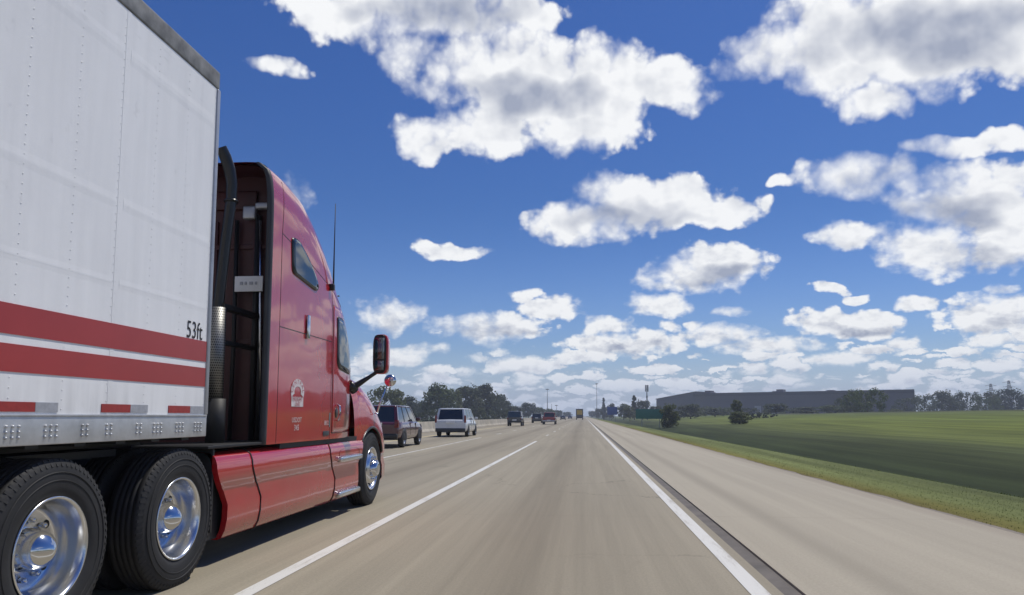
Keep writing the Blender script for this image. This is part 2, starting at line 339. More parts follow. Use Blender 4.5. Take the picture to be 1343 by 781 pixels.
LW = 3.655; L0 = -2.41; RX = 1.24
def road_mat():
    m, nt, b = newmat('worn_concrete_lanes')
    geo = nt.n.new('ShaderNodeNewGeometry'); x, y, z = nt.sep(geo.outputs['Position'])
    t = nt.m('FRACT', nt.m('ADD', nt.m('DIVIDE', nt.m('SUBTRACT', x, L0), LW), 20.0))
    oil = nt.m('POWER', 2.718, nt.m('MULTIPLY', nt.m('POWER', nt.m('DIVIDE', nt.m('SUBTRACT', t, .5), .13), 2.0), -1.0))
    tr = nt.m('ADD', nt.m('POWER', 2.718, nt.m('MULTIPLY', nt.m('POWER', nt.m('DIVIDE', nt.m('SUBTRACT', t, .22), .10), 2.0), -1.0)),
              nt.m('POWER', 2.718, nt.m('MULTIPLY', nt.m('POWER', nt.m('DIVIDE', nt.m('SUBTRACT', t, .78), .10), 2.0), -1.0)))
    st = nt.noise(nt.comb(nt.m('MULTIPLY', x, 3.2), nt.m('MULTIPLY', y, .045), 0.0), 1.0, 6, .62)
    st2 = nt.noise(nt.comb(nt.m('MULTIPLY', x, 16), nt.m('MULTIPLY', y, .30), 4.0), 1.0, 5, .6)
    big = nt.noise(nt.comb(nt.m('MULTIPLY', x, .25), nt.m('MULTIPLY', y, .06), 2.0), 1.0, 4, .5)
    gr = nt.noise(nt.comb(x, nt.m('MULTIPLY', y, .6), 0.0), 55, 4, .7)
    f = nt.m('MULTIPLY', nt.rng(st, .25, .75, .84, 1.16, False), nt.rng(st2, .25, .75, .94, 1.06, False))
    f = nt.m('MULTIPLY', f, nt.rng(big, .3, .7, .94, 1.05, False))
    f = nt.m('MULTIPLY', f, nt.rng(gr, .2, .8, .84, 1.16, False))
    f = nt.m('MULTIPLY', f, nt.m('SUBTRACT', 1.0, nt.m('MULTIPLY', oil, .20)))
    f = nt.m('MULTIPLY', f, nt.m('SUBTRACT', 1.0, nt.m('MULTIPLY', tr, .05)))
    jt = nt.m('FRACT', nt.m('DIVIDE', nt.m('ADD', y, 1000.0), 4.6))
    jn = nt.m('MULTIPLY', nt.rng(nt.m('ABSOLUTE', nt.m('SUBTRACT', jt, .5)), .0, .0035, 1, 0), .16)
    f = nt.m('MULTIPLY', f, nt.m('SUBTRACT', 1.0, jn))
    vc = nt.n.new('ShaderNodeTexVoronoi'); vc.feature = 'DISTANCE_TO_EDGE'; vc.inputs['Scale'].default_value = .22
    nt.l.new(nt.v('ADD', geo.outputs['Position'], nt.v('MULTIPLY', nt.noise(geo.outputs['Position'], 1.1, 5, .6, col=True), (1.6, 1.6, 0))), vc.inputs['Vector'])
    crk = nt.m('MULTIPLY', nt.rng(vc.outputs['Distance'], .0, .006, 1, 0), nt.rng(nt.noise(geo.outputs['Position'], .12, 3), .50, .58, 0, .35))
    f = nt.m('MULTIPLY', f, nt.m('SUBTRACT', 1.0, crk))
    sp = nt.rng(nt.noise(nt.comb(nt.m('MULTIPLY', x, 1.5), nt.m('MULTIPLY', y, .5), 9.0), 1.0, 3, .6), .66, .74, 0, .14)
    f = nt.m('MULTIPLY', f, nt.m('SUBTRACT', 1.0, sp))
    c = nt.v('MULTIPLY', nt.mix(nt.m('MULTIPLY', oil, .6), (.300, .266, .200, 1), (.272, .234, .172, 1)), nt.comb(f, f, f))
    nt.l.new(c, b.inputs['Base Color']); b.inputs['Roughness'].default_value = .85; b.inputs['Specular IOR Level'].default_value = .25
    bp = nt.n.new('ShaderNodeBump'); bp.inputs['Strength'].default_value = .5; bp.inputs['Distance'].default_value = .003
    nt.l.new(gr, bp.inputs['Height']); nt.l.new(bp.outputs[0], b.inputs['Normal'])
    return m
M_['road'] = road_mat()
def shoulder_mat():
    m, nt, b = newmat('pale_concrete_shoulder')
    geo = nt.n.new('ShaderNodeNewGeometry'); x, y, z = nt.sep(geo.outputs['Position'])
    wx = nt.m('ADD', x, nt.m('MULTIPLY', nt.noise(nt.comb(0.0, y, 0.0), .05, 2), .25))
    band = nt.m('POWER', 2.718, nt.m('MULTIPLY', nt.m('POWER', nt.m('DIVIDE', nt.m('SUBTRACT', wx, 2.33), .17), 2.0), -1.0))
    st = nt.noise(nt.comb(nt.m('MULTIPLY', x, 2.6), nt.m('MULTIPLY', y, .05), 0.0), 1.0, 6, .62)
    gr = nt.noise(nt.comb(x, nt.m('MULTIPLY', y, .6), 3.0), 50, 4, .7)
    f = nt.m('MULTIPLY', nt.rng(st, .25, .75, .88, 1.12, False), nt.rng(gr, .2, .8, .86, 1.14, False))
    f = nt.m('MULTIPLY', f, nt.m('SUBTRACT', 1.0, nt.m('MULTIPLY', band, nt.m('MULTIPLY', st, .34))))
    edge = nt.rng(nt.m('ADD', x, nt.m('MULTIPLY', gr, .25)), 4.35, 4.66)
    jt = nt.m('FRACT', nt.m('DIVIDE', nt.m('ADD', y, 1000.0), 4.6))
    jn = nt.m('MULTIPLY', nt.rng(nt.m('ABSOLUTE', nt.m('SUBTRACT', jt, .5)), .0, .0035, 1, 0), .2)
    f = nt.m('MULTIPLY', f, nt.m('SUBTRACT', 1.0, jn))
    c = nt.v('MULTIPLY', nt.mix(nt.m('MULTIPLY', edge, .5), (.372, .334, .262, 1), (.27, .23, .18, 1)), nt.comb(f, f, f))
    nt.l.new(c, b.inputs['Base Color']); b.inputs['Roughness'].default_value = .88; b.inputs['Specular IOR Level'].default_value = .2
    return m
M_['shoulder'] = shoulder_mat()
M_['joint'] = mat('dark_sealed_joint', (.115, .10, .085), .8, var=.3, vscale=2)
def mark_mat(name, col, wear):
    m, nt, b = newmat(name)
    geo = nt.n.new('ShaderNodeNewGeometry'); x, y, z = nt.sep(geo.outputs['Position'])
    n = nt.noise(nt.comb(nt.m('MULTIPLY', x, 9), nt.m('MULTIPLY', y, .9), 0.0), 1, 7, .7)
    g = nt.noise(geo.outputs['Position'], 60, 3, .7)
    k = nt.rng(nt.m('ADD', nt.m('MULTIPLY', n, .7), nt.m('MULTIPLY', g, .3)), .62 - wear, .80 - wear)
    nt.l.new(nt.mix(nt.m('MULTIPLY', k, .75), tuple(col) + (1,), (.34, .31, .26, 1)), b.inputs['Base Color'])
    b.inputs['Roughness'].default_value = .75
    return m
M_['mark'] = mark_mat('worn_white_road_paint', (.62, .61, .57), .13)
M_['markfaint'] = mark_mat('faded_white_road_paint', (.60, .58, .53), .2)
M_['markyellow'] = mark_mat('worn_yellow_road_paint', (.66, .54, .27), .1)
M_['barrier'] = mat('concrete_barrier', (.40, .365, .30), .9, var=.22, vscale=.9, bump=.004, bscale=12)
M_['gravel'] = mat('gravel_edge', (.21, .18, .145), .95, var=.35, vscale=14, bump=.01, bscale=40, space='Object')

# ------------------------------------------------------------------ terrain
def lerp_tab(tab, x):
    if x <= tab[0][0]: return tab[0][1]
    for (a, za), (b, zb) in zip(tab, tab[1:]):
        if x <= b:
            t = (x - a) / (b - a); t = t * t * (3 - 2 * t) if False else t
            return za + (zb - za) * t
    return tab[-1][1]
PROF = [(-4000, -1), (-80, -1), (-45, -.6), (-31, -.12), (-30, -.03), (4.5, -.03), (4.62, -.03), (5.4, -.06), (7.6, -.16), (9.2, -.55), (11, -.98), (12.5, -1.05), (15, -.8), (19, -.42), (26, -.1), (36, .4), (50, 1.2), (60, 1.85), (66, 2.1), (80, 2.15), (4000, 2.6)]
def terr(x, y):
    z = lerp_tab(PROF, x)
    if x > 8:
        # the rise fades out far down the road
        k = 1.0 if y < 260 else max(.25, 1 - (y - 260) / 900)
        if z > 0: z *= k
        z += (mnoise.noise(Vector((x * .05, y * .02, 0)))) * min(.35, (x - 8) * .02)
    if x < -34: z += mnoise.noise(Vector((x * .03, y * .01, 5))) * .3
    return z
xs = [-4000, -1500, -600, -250, -120, -80, -60, -45, -38, -34, -31, -30, -12, 0, 4.4, 4.62, 5.0, 5.4, 6, 6.8, 7.6, 8.3, 9.2, 10, 11, 12.5, 13.7, 15, 17, 19, 22, 26, 30, 34, 38, 42, 46, 50, 54, 58, 62, 66, 72, 80, 95, 120, 160, 250, 500, 1200, 4000]
ys = [-400, -100, -40, -15, -5, 0] + [3 + 3 * i for i in range(40)] + [130 + 12 * i for i in range(20)] + [400, 460, 540, 650, 800, 1000, 1400, 2200, 4000, 7000]
def grass_mat():
    m, nt, b = newmat('roadside_grass')
    geo = nt.n.new('ShaderNodeNewGeometry'); x, y, z = nt.sep(geo.outputs['Position'])
    st = nt.noise(nt.comb(nt.m('MULTIPLY', x, .9), nt.m('MULTIPLY', y, .025), 0.0), 1.0, 6, .62)
    st2 = nt.noise(nt.comb(nt.m('MULTIPLY', x, .16), nt.m('MULTIPLY', y, .03), 7.0), 1.0, 5, .6)
    gr = nt.noise(geo.outputs['Position'], 9, 6, .7)
    xx = nt.m('ADD', x, nt.m('MULTIPLY', nt.m('SUBTRACT', st2, .5), 2.0))
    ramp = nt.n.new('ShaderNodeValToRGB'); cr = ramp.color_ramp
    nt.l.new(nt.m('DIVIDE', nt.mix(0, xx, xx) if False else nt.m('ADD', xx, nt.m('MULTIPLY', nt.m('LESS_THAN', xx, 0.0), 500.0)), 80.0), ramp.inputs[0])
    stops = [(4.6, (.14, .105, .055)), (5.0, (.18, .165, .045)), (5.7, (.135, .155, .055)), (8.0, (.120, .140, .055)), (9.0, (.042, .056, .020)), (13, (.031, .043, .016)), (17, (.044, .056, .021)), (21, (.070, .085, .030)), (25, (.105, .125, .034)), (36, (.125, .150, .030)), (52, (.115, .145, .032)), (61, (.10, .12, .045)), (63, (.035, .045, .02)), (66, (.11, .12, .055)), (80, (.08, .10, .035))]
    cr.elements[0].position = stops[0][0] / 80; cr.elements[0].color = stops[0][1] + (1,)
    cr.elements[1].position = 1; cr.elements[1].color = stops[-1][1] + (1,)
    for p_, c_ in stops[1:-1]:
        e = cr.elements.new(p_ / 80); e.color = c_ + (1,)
    f = nt.m('MULTIPLY', nt.rng(st, .3, .7, .55, 1.4, False), nt.rng(gr, .2, .8, .8, 1.2, False))
    f = nt.m('MULTIPLY', f, nt.rng(st2, .3, .7, .72, 1.25, False))
    nt.l.new(nt.v('MULTIPLY', ramp.outputs[0], nt.comb(f, f, f)), b.inputs['Base Color'])
    b.inputs['Roughness'].default_value = .95; b.inputs['Specular IOR Level'].default_value = .1
    bp = nt.n.new('ShaderNodeBump'); bp.inputs['Strength'].default_value = .6; bp.inputs['Distance'].default_value = .03
    nt.l.new(gr, bp.inputs['Height']); nt.l.new(bp.outputs[0], b.inputs['Normal'])
    return m
M_['grassland'] = grass_mat()
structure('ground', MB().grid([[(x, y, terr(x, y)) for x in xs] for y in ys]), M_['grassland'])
YN, YF = -120.0, 3000.0
def sheet(x0, x1, z, y0=YN, y1=YF, n=2):
    return MB().grid([[(x0, y0 + (y1 - y0) * i / n, z), (x1, y0 + (y1 - y0) * i / n, z)] for i in range(n + 1)], smooth=False)
structure('road', sheet(-12.0, 1.40, 0.0), M_['road'])
structure('opposite_road', sheet(-29.5, -12.6, 0.0), M_['road'])
structure('road_joint', sheet(1.40, 1.54, -.006), M_['joint'])
mb = MB(); mb.box((1.54, YN, -.1), (4.58, YF, .012), 0); structure('shoulder', mb, M_['shoulder'])
mb = MB(); rs_ = []
for i in range(400):
    y = 2 + i * .35 * (1 + i * .006)
    e = mnoise.noise(Vector((y * .9, 0, 0))) * .07
    rs_.append([(4.56, y, .008), (4.72 + e, y, -.012), (4.95 + e * 2, y, -.05 + terr(4.9, y) * .3)])
structure('gravel_verge', mb.grid(rs_), M_['gravel'])
def line(name, x0, x1, y0, y1, m, z=.004): return structure(name, sheet(x0, x1, z, y0, y1), m)
line('edge_line', RX - .075, RX + .065, YN, YF, M_['mark'])
line('lane_line', L0 - .065, L0 + .065, -30, 38, M_['mark'])
line('lane_line', L0 - LW - .06, L0 - LW + .06, 0, 44, M_['markfaint'])
mb1, mb2 = MB(), MB()
for i in range(46):
    y = 48 + i * 12.2
    mb1.add([(L0 - .06, y, .004), (L0 + .06, y, .004), (L0 + .06, y + 3.05, .004), (L0 - .06, y + 3.05, .004)], [(0, 1, 2, 3)])
    mb2.add([(L0 - LW - .06, y + 4, .004), (L0 - LW + .06, y + 4, .004), (L0 - LW + .06, y + 7, .004), (L0 - LW - .06, y + 7, .004)], [(0, 1, 2, 3)])
structure('lane_dashes', mb1, M_['markfaint']); structure('lane_dashes', mb2, M_['markfaint'])
line('median_line', L0 - 2 * LW - .08, L0 - 2 * LW + .08, YN, YF, M_['markyellow'])
line('median_line', -14.6, -14.45, YN, YF, M_['markyellow']); line('edge_line', -26.0, -25.85, YN, YF, M_['mark'])
# concrete median barrier
mb = MB(); prof = [(-.30, 0), (-.30, .07), (-.17, .26), (-.08, .80), (-.06, .82), (.06, .82), (.08, .80), (.17, .26), (.30, .07), (.30, 0)]
y = -60.0
while y < 900:
    y2 = y + 6.0 - .02
    mb.prism([(-12.3 + a, b) for a, b in prof], y, y2); y += 6.0
br = mb.build('median_barrier', M_['barrier'])
tag(br, 'long low beige concrete barrier running along the left side of the highway', 'barrier')

# ------------------------------------------------------------------ text on a vertical side (read from +x)
def text_mesh(s, size, place, thick=.0):
    cu = bpy.data.curves.new('writing', 'FONT'); cu.body = s; cu.size = size; cu.align_x = 'CENTER'; cu.resolution_u = 3
    ob = bpy.data.objects.new('writing_tmp', cu); COL.objects.link(ob)
    dg = bpy.context.evaluated_depsgraph_get(); dg.update()
    me = bpy.data.meshes.new_from_object(ob.evaluated_get(dg))
    vs = [place(v.co.x, v.co.y) for v in me.vertices]; fs = [list(p.vertices) for p in me.polygons]
    bpy.data.objects.remove(ob); bpy.data.curves.remove(cu); bpy.data.meshes.remove(me)
    return vs, fs

# ------------------------------------------------------------------ semi trailer
TX0, TX1 = -5.60, -3.00; TY0, TY1 = -10.40, 5.73; TZ0, TZ1 = 1.10, 4.11
trl = empty('semi_trailer', (-4.3, -2.5, 0))
tag(trl, 'long white box trailer with two dark red side stripes, pulled by the red truck', 'trailer')
mb = MB(); mb.box((TX0 + .01, TY0, TZ0 + .17), (TX1 - .004, TY1 - .01, TZ1 - .15), .0); mb.build('box_body', M_['trailer'], trl)
# overlapping side sheets and slightly pressed bands
mb = MB()
seams = [TY1 - 1.255 - i * 1.22 for i in range(0, 12)]
for s in seams: mb.box((TX1 - .004, s, TZ0 + .172), (TX1 - .0025, s + .045, TZ1 - .152))
for z0, z1 in ((3.60, 3.715), (2.60, 2.69), (2.08, 2.15)):
    for a, b in zip([TY1 - .05] + seams, seams):
        n = 2; prof_ = [(-.004, z0), (-.0026, z0 + .04), (-.0026, z1 - .04), (-.004, z1)]
        mb.prism([(TX1 + p, q) for p, q in prof_], b + .06, a - .015)
mb.build('side_sheet', M_['trailer'], trl)
mb = MB()
# rivet columns
col_y = []
yy = TY1 - .05
while yy > -3: col_y.append(yy); yy -= .405
for cyy in col_y + [s + .022 for s in seams]:
    k = 0; z = TZ0 + .2
    while z < TZ1 - .17:
        r = .006
        vs = [(TX1 - .0045, cyy + r * cos(a), z + r * sin(a)) for a in [i * pi / 3 for i in range(6)]] + [(TX1 - .0015, cyy + .5 * r * cos(a), z + .5 * r * sin(a)) for a in [i * pi / 3 for i in range(6)]]
        mb.add(vs, [(i, (i + 1) % 6, (i + 1) % 6 + 6, i + 6) for i in range(6)] + [tuple(range(6, 12))], True)
        z += .055 if cyy in col_y else .075
mb.build('rivets', M_['trailer'], trl)
mb = MB(); mb.box((TX0, TY0, TZ1 - .148), (TX1 + .004, TY1, TZ1), .012)
mb.build('top_rail', mat('weathered_grey_rail', (.19, .19, .185), .6, .2, var=.45, vscale=7), trl)
mb = MB(); mb.box((TX1 - .05, TY1 - .035, TZ0 + .172), (TX1 + .008, TY1 + .012, TZ1 - .15), .008); mb.box((TX0 - .004, TY1 - .035, TZ0 + .172), (TX0 + .05, TY1 + .012, TZ1 - .15), .008)
[c_.build('corner_post', M_['alu_dull'], trl) for c_ in loose(mb)]
mb = MB(); mb.box((TX0, TY0, TZ0), (TX1 + .006, TY1 - .002, TZ0 + .17), .006)
mb.box((TX1 + .004, TY0, TZ0 + .158), (TX1 + .012, TY1 - .01, TZ0 + .171), .003)
random.seed(3)
for i in range(34):
    y0 = TY1 - .08 - i * .27 - random.random() * .06
    for ry in range(random.choice((2, 2, 3))):
        for rz in (.045, .075, .105):
            mb.lathe([(.009, .006), (.008, .013), (.004, .016), (0.0001, .016)], (TX1, y0 - ry * .045, TZ0 + rz), seg=6)
mb.build('side_rail', mat('aluminium_side_rail', (.50, .51, .52), .42, .55, var=.18, vscale=6), trl)
for z0, z1 in ((1.690, 1.852), (1.492, 1.640)):
    mb = MB(); mb.box((TX1 - .0035, TY0 + .05, z0), (TX1 + .0004, TY1 - .04, z1)); mb.build('stripe', M_['stripe'], trl)
tp = [(5.48, 5.18, 'r'), (5.715, 5.482, 'w'), (4.72, 4.42, 'r'), (4.92, 4.722, 'w'), (3.85, 3.42, 'r'), (4.03, 3.852, 'w'), (3.0, 2.7, 'r'), (3.2, 3.0, 'w'), (1.9, 1.6, 'r'), (2.1, 1.9, 'w')]
for a, b, c in tp:
    mb = MB(); mb.box((TX1 - .0035, a, 1.283), (TX1 + .0004, b, 1.336)); mb.build('reflective_tape', M_['reflred' if c == 'r' else 'reflwhite'], trl)
vs, fs = text_mesh('53ft', .155, lambda u, v: (TX1 - .0006, 5.50 + u * .98, 1.858 + v * 1.22))
mb = MB(); mb.add(vs, fs); mb.build('length_marking', M_['black'], trl, fix=False)
mb = MB(); mb.box((TX0 + .06, TY0, TZ0 + .06), (TX1 - .06, TY1 - .1, TZ0 + .12))
for i in range(40): mb.box((TX0 + .05, TY1 - .3 - i * .4, TZ0 - .02), (TX1 - .03, TY1 - .2 - i * .4, TZ0 + .06))
mb.box((TX0 + .4, 2.9, TZ0 - .06), (TX1 - .4, 5.5, TZ0 - .021)); mb.build('underframe', M_['black'], trl)
mb = MB()
for x in (-5.2, -3.45):
    mb = MB(); mb.box((x - .07, .1, .45), (x + .07, .26, TZ0 - .03)); mb.box((x - .13, .05, .38), (x + .13, .31, .452)); mb.build('landing_leg', M_['alu_dull'], trl)
pass
mb = MB(); mb.box((TX0 + .9, -9.6, .75), (TX1 - .9, -6.2, 1.07)); mb.build('bogie_frame', M_['black'], trl)

# ------------------------------------------------------------------ truck wheels
HUBX = .17
def tyre_mb(c, sg, rad=.52, wid=.28, rimr=.292):
    # c: outer face centre; the tyre extends inwards (against sg)
    q = MB()
    prof_ = [(rimr + .004, -.035), (rimr + .02, -.012), (rimr + .06, .0), (rimr + .13, .002), (rad - .055, -.008), (rad - .022, -.018), (rad - .006, -.032)]
    n = 5; t0, t1 = -.040, -wid + .040
    for i in range(n):
        a = t0 + (t1 - t0) * i / n; b = t0 + (t1 - t0) * (i + 1) / n
        prof_ += [(rad, a), (rad, b + .010), (rad - .008, b + .008), (rad - .008, b + .002)]
    prof_ += [(rad - .02, -wid + .02), (rad - .06, -wid + .005), (rimr + .05, -wid), (rimr, -wid + .03), (rimr - .01, -.12), (rimr + .004, -.035)]
    q.lathe(prof_, c, 'x', sg, 64)
    for i in range(72):      # shoulder lugs
        a = 2 * pi * i / 72; r0, r1 = rad - .045, rad - .003
        for (u0, u1) in ((-.045, -.006),):
            da = .016
            vs = [(c[0] + sg * (u0 if k == 0 else u1 - (.022 if r == r1 else 0)), c[1] + r * cos(a + s_ * da), c[2] + r * sin(a + s_ * da)) for k in (0, 1) for r in (r0, r1) for s_ in (-1, 1)]
            q.add(vs, [(0, 1, 3, 2), (4, 6, 7, 5), (0, 4, 5, 1), (2, 3, 7, 6), (0, 2, 6, 4), (1, 5, 7, 3)])
    return q
def side_letters(q, c, sg, r):
    # raised ring lines on the sidewall
    for rr in (r, r + .045): q.lathe([(rr, .0), (rr + .002, .005), (rr + .006, .005), (rr + .008, .0)], c, 'x', sg, 64)
    return q
def drive_wheel(c, sg, parent):
    t = side_letters(tyre_mb(c, sg), c, sg, .39)
    wl = t.build('wheel', M_['rubber'], parent)
    q = MB()
    q.lathe([(.292, -.036), (.302, -.020), (.306, -.010), (.300, -.004), (.290, -.008), (.284, -.022), (.276, -.045), (.270, -.075), (.268, -.105), (.258, -.125), (.246, -.150), (.240, -.176), (.225, -.186), (.150, -.182), (.145, -.176), (.12, -.172)], c, 'x', sg, 72)
    q.build('rim', M_['alu'], wl)
    h = MB(); h.lathe([(.125, -.178), (.122, -.15), (.112, -.120), (.108, -.085), (.098, -.060), (.080, -.040), (.050, -.015), (.022, -.002), (.0005, .002)], c, 'x', sg, 40)
    h.build('hub_cap', M_['chrome'], wl)
    n = MB()
    for i in range(10):
        a = 2 * pi * (i + .3) / 10
        n.lathe([(.017, -.18), (.016, -.150), (.011, -.142), (.0005, -.141)], (c[0], c[1] + .168 * cos(a), c[2] + .168 * sin(a)), 'x', sg, 10)
    [c_.build('lug_nut', M_['chrome'], wl) for c_ in loose(n)]
    # hand holes
    g = MB()
    for i in range(5):
        a = 2 * pi * (i + .5) / 5
        g.lathe([(.026, -.1845), (.024, -.181), (.0005, -.181)], (c[0], c[1] + .207 * cos(a), c[2] + .207 * sin(a)), 'x', sg, 14)
    [c_.build('hand_hole', M_['black'], wl) for c_ in loose(g)]
    c2 = (c[0] - sg * .33, c[1], c[2]); tyre_mb(c2, sg).build('wheel', M_['rubber'], parent)
def steer_wheel(c, sg, parent):
    t = side_letters(tyre_mb(c, sg), c, sg, .39); wl = t.build('wheel', M_['rubber'], parent)
    q = MB()
    q.lathe([(.292, -.036), (.302, -.020), (.306, -.006), (.300, .002), (.288, -.004), (.276, -.030), (.266, -.048), (.250, -.050), (.225, -.020), (.195, .012), (.185, .014), (.13, .014), (.125, .010)], c, 'x', sg, 72)
    q.build('rim', M_['alu'], wl)
    h = MB(); h.lathe([(.13, .008), (.125, .03), (.112, .045), (.105, .075), (.088, .088), (.05, .092), (.0005, .094)], c, 'x', sg, 40)
    h.build('hub_cap', M_['chrome'], wl)
    n = MB()
    for i in range(10):
        a = 2 * pi * i / 10
        n.lathe([(.018, .0), (.017, .038), (.011, .046), (.0005, .047)], (c[0], c[1] + .160 * cos(a), c[2] + .160 * sin(a)), 'x', sg, 10)
    [c_.build('lug_nut', M_['chrome'], wl) for c_ in loose(n)]
    g = MB()
    for i in range(5):
        a = 2 * pi * (i + .5) / 5
        g.lathe([(.027, -.018), (.022, -.012), (.0005, -.012)], (c[0] , c[1] + .228 * cos(a), c[2] + .228 * sin(a)), 'x', sg, 14)
    [c_.build('hand_hole', M_['black'], wl) for c_ in loose(g)]

# ------------------------------------------------------------------ the red tractor
CX = -4.3
trk = empty('semi_truck', (CX, 8.0, 0))
tag(trk, 'large red sleeper-cab semi truck with chrome wheels, front end of the white trailer', 'truck')
def interp(tab, y):
    if y <= tab[0][0]: return tab[0][1:]
    for a, b in zip(tab, tab[1:]):
        if y <= b[0]:
            t = (y - a[0]) / (b[0] - a[0]); return tuple(p + (q - p) * t for p, q in zip(a[1:], b[1:]))
    return tab[-1][1:]
# y, roof height, half width, squareness
CAB = [(6.97, 3.79, 1.255, 18), (7.2, 3.81, 1.255, 15), (7.45, 3.82, 1.255, 13), (7.7, 3.81, 1.255, 11.5), (8.0, 3.79, 1.255, 10), (8.3, 3.66, 1.255, 9.5), (8.6, 3.49, 1.255, 9), (8.85, 3.31, 1.255, 8.5), (9.1, 3.10, 1.25, 8), (9.3, 2.94, 1.24, 8), (9.5, 2.78, 1.225, 7.5), (9.7, 2.60, 1.20, 7), (9.85, 2.44, 1.16, 6), (10.0, 2.26, 1.08, 5), (10.12, 2.10, .97, 4.5), (10.2, 1.98, .85, 4)]
CZ0 = .985
def cab_h(y):
    H, Wd, n = interp(CAB, y); return H
def cab_x(y, z):
    H, Wd, n = interp(CAB, y); q = max(0.0, min(.9999, (z - CZ0) / (H - CZ0)))
    return Wd * (1 - q ** n) ** (1 / n) - .012 * max(0, 1.3 - z)
def loft(tab, z0f, zb, ys_, th0=0.0, th1=pi, nt_=44, off=0.0):
    rows = []
    for y in ys_:
        H, Wd, n = interp(tab, y); zc = z0f(y)
        q = max(0.0, (zc - zb) / (H - zb)); a0 = asin(min(1, q ** (n / 2))) if q > 0 else 0.0
        row = []
        for i in range(nt_ + 1):
            t = i / nt_
            u = t * 2 - 1; s_ = abs(u)             # 0 at the crown, 1 at the sills
            th = (pi / 2 - a0) * (1 - s_)          # angle above the sill
            th = a0 + th
            if th0 or th1 != pi: th = None
            cxx = (Wd + off) * abs(cos(th)) ** (2 / n); zz = zb + (H + off - zb) * abs(sin(th)) ** (2 / n)
            sx = 1 if u <= 0 else -1
            row.append((CX + sx * cxx, y, zz))
        rows.append(row)
    return rows
def frange(a, b, n): return [a + (b - a) * i / n for i in range(n + 1)]
def surf_row(tab, zb, y, zc, n1=26, n2=16, off=0.0, inset=None):
    """section from the right sill over the roof to the left sill: even steps in z up the side, then over the top"""
    H, Wd, n = interp(tab, y); H += off; Wd += off
    zq = zb + (H - zb) * .80; right = []
    zq = max(zq, zc + .01)
    for i in range(n1):
        z = zc + (zq - zc) * i / n1; q = (z - zb) / (H - zb); q = max(0, q)
        right.append((Wd * (1 - q ** n) ** (1 / n) - (.012 * max(0, 1.3 - z) if tab is CAB else 0), z))
    q0 = (zq - zb) / (H - zb); a0 = asin(q0 ** (n / 2))
    x0 = Wd * (1 - q0 ** n) ** (1 / n)
    for i in range(n2 + 1):
        a = a0 + (pi / 2 - a0) * (i / n2) ** 1.0
        right.append((Wd * max(0.0, cos(a)) ** (2 / n), zb + (H - zb) * sin(a) ** (2 / n)))
    # flat roof: add points between the last bend and the centre
    return [(CX + x, y, z) for x, z in right] + [(CX - x, y, z) for x, z in right[::-1][1:]]
ysC = frange(6.97, 8.8, 22) + frange(8.85, 10.2, 24)
sh = MB(); rows = [surf_row(CAB, CZ0, y, CZ0) for y in ysC]; sh.grid(rows)
# inner skin of the side fairings behind the rear wall, shade painted in
rin = [surf_row(CAB, CZ0, y, CZ0, off=-.035) for y in frange(6.97, 7.46, 5)]; cabm = sh.build('cab', M_['red'], trk)
q = MB(); q.grid(rin); q.build('fairing_shaded_skin', M_['redshade'], trk)
# floor of the cab
mb = MB(); mb.box((CX - 1.22, 7.40, .93), (CX + 1.22, 10.15, .99)); mb.build('cab_floor', M_['black'], trk)
mb = MB(); _r = surf_row(CAB, CZ0, 7.46, CZ0, off=-.036); mb.prism([(a, c) for a, b, c in _r], 7.41, 7.455)
for i in range(5): mb.box((CX - .9 + i * .45 - .03, 7.385, 1.1), (CX - .9 + i * .45 + .03, 7.405, 3.3), .005)
for z in (2.0, 3.0): mb.box((CX - 1.1, 7.387, z), (CX + 1.1, 7.402, z + .05), .004)
mb.box((CX - .8, 7.37, 3.42), (CX + .9, 7.40, 3.62), .02)
mb.build('rear_wall', M_['redshade'], trk)
# grey rubber edge of the side fairings and the roof
def edge_band(s):
    q = MB(); rr = []
    for i in range(40):
        z = CZ0 + (3.77 - CZ0) * i / 39
        x = cab_x(6.97, z); rr.append([(CX + s * (x + .006), 6.985, z), (CX + s * (x + .008), 6.955, z), (CX + s * (x - .008), 6.925, z), (CX + s * (x - .045), 6.935, z), (CX + s * (x - .045), 6.985, z)])
    return q.grid(rr, caps=True)
for s in (1, -1): edge_band(s).build('side_extender_edge', M_['greytrim'], trk)
# panel seams
def seam(pts, r=.006, s=1, tabx=cab_x):
    q = MB(); fine = []
    for (a, b), (c, d_) in zip(pts, pts[1:]):
        for i in range(8): fine.append((a + (c - a) * i / 8, b + (d_ - b) * i / 8))
    fine.append(pts[-1])
    return q.tube([(CX + s * (tabx(y, z) - r * .45), y, z) for y, z in fine], r, 6)
for s in (1, -1):
    mb = MB()
    for pts in ([(7.22, .99), (7.22, 2.0), (7.22, 3.1), (7.3, 3.75)], [(7.10, 2.17), (8.0, 2.28), (9.0, 2.33)][0:0] or [(7.22, 2.16), (8.78, 2.16)], [(8.80, .99), (8.80, 2.16), (8.80, 2.80)], [(7.22, 3.12), (8.0, 2.98), (8.8, 2.80), (9.3, 2.66)]):
        q = seam(pts, .005, s); mb.add(q.v, q.f)
    mb.build('panel_seam', M_['black'], trk)
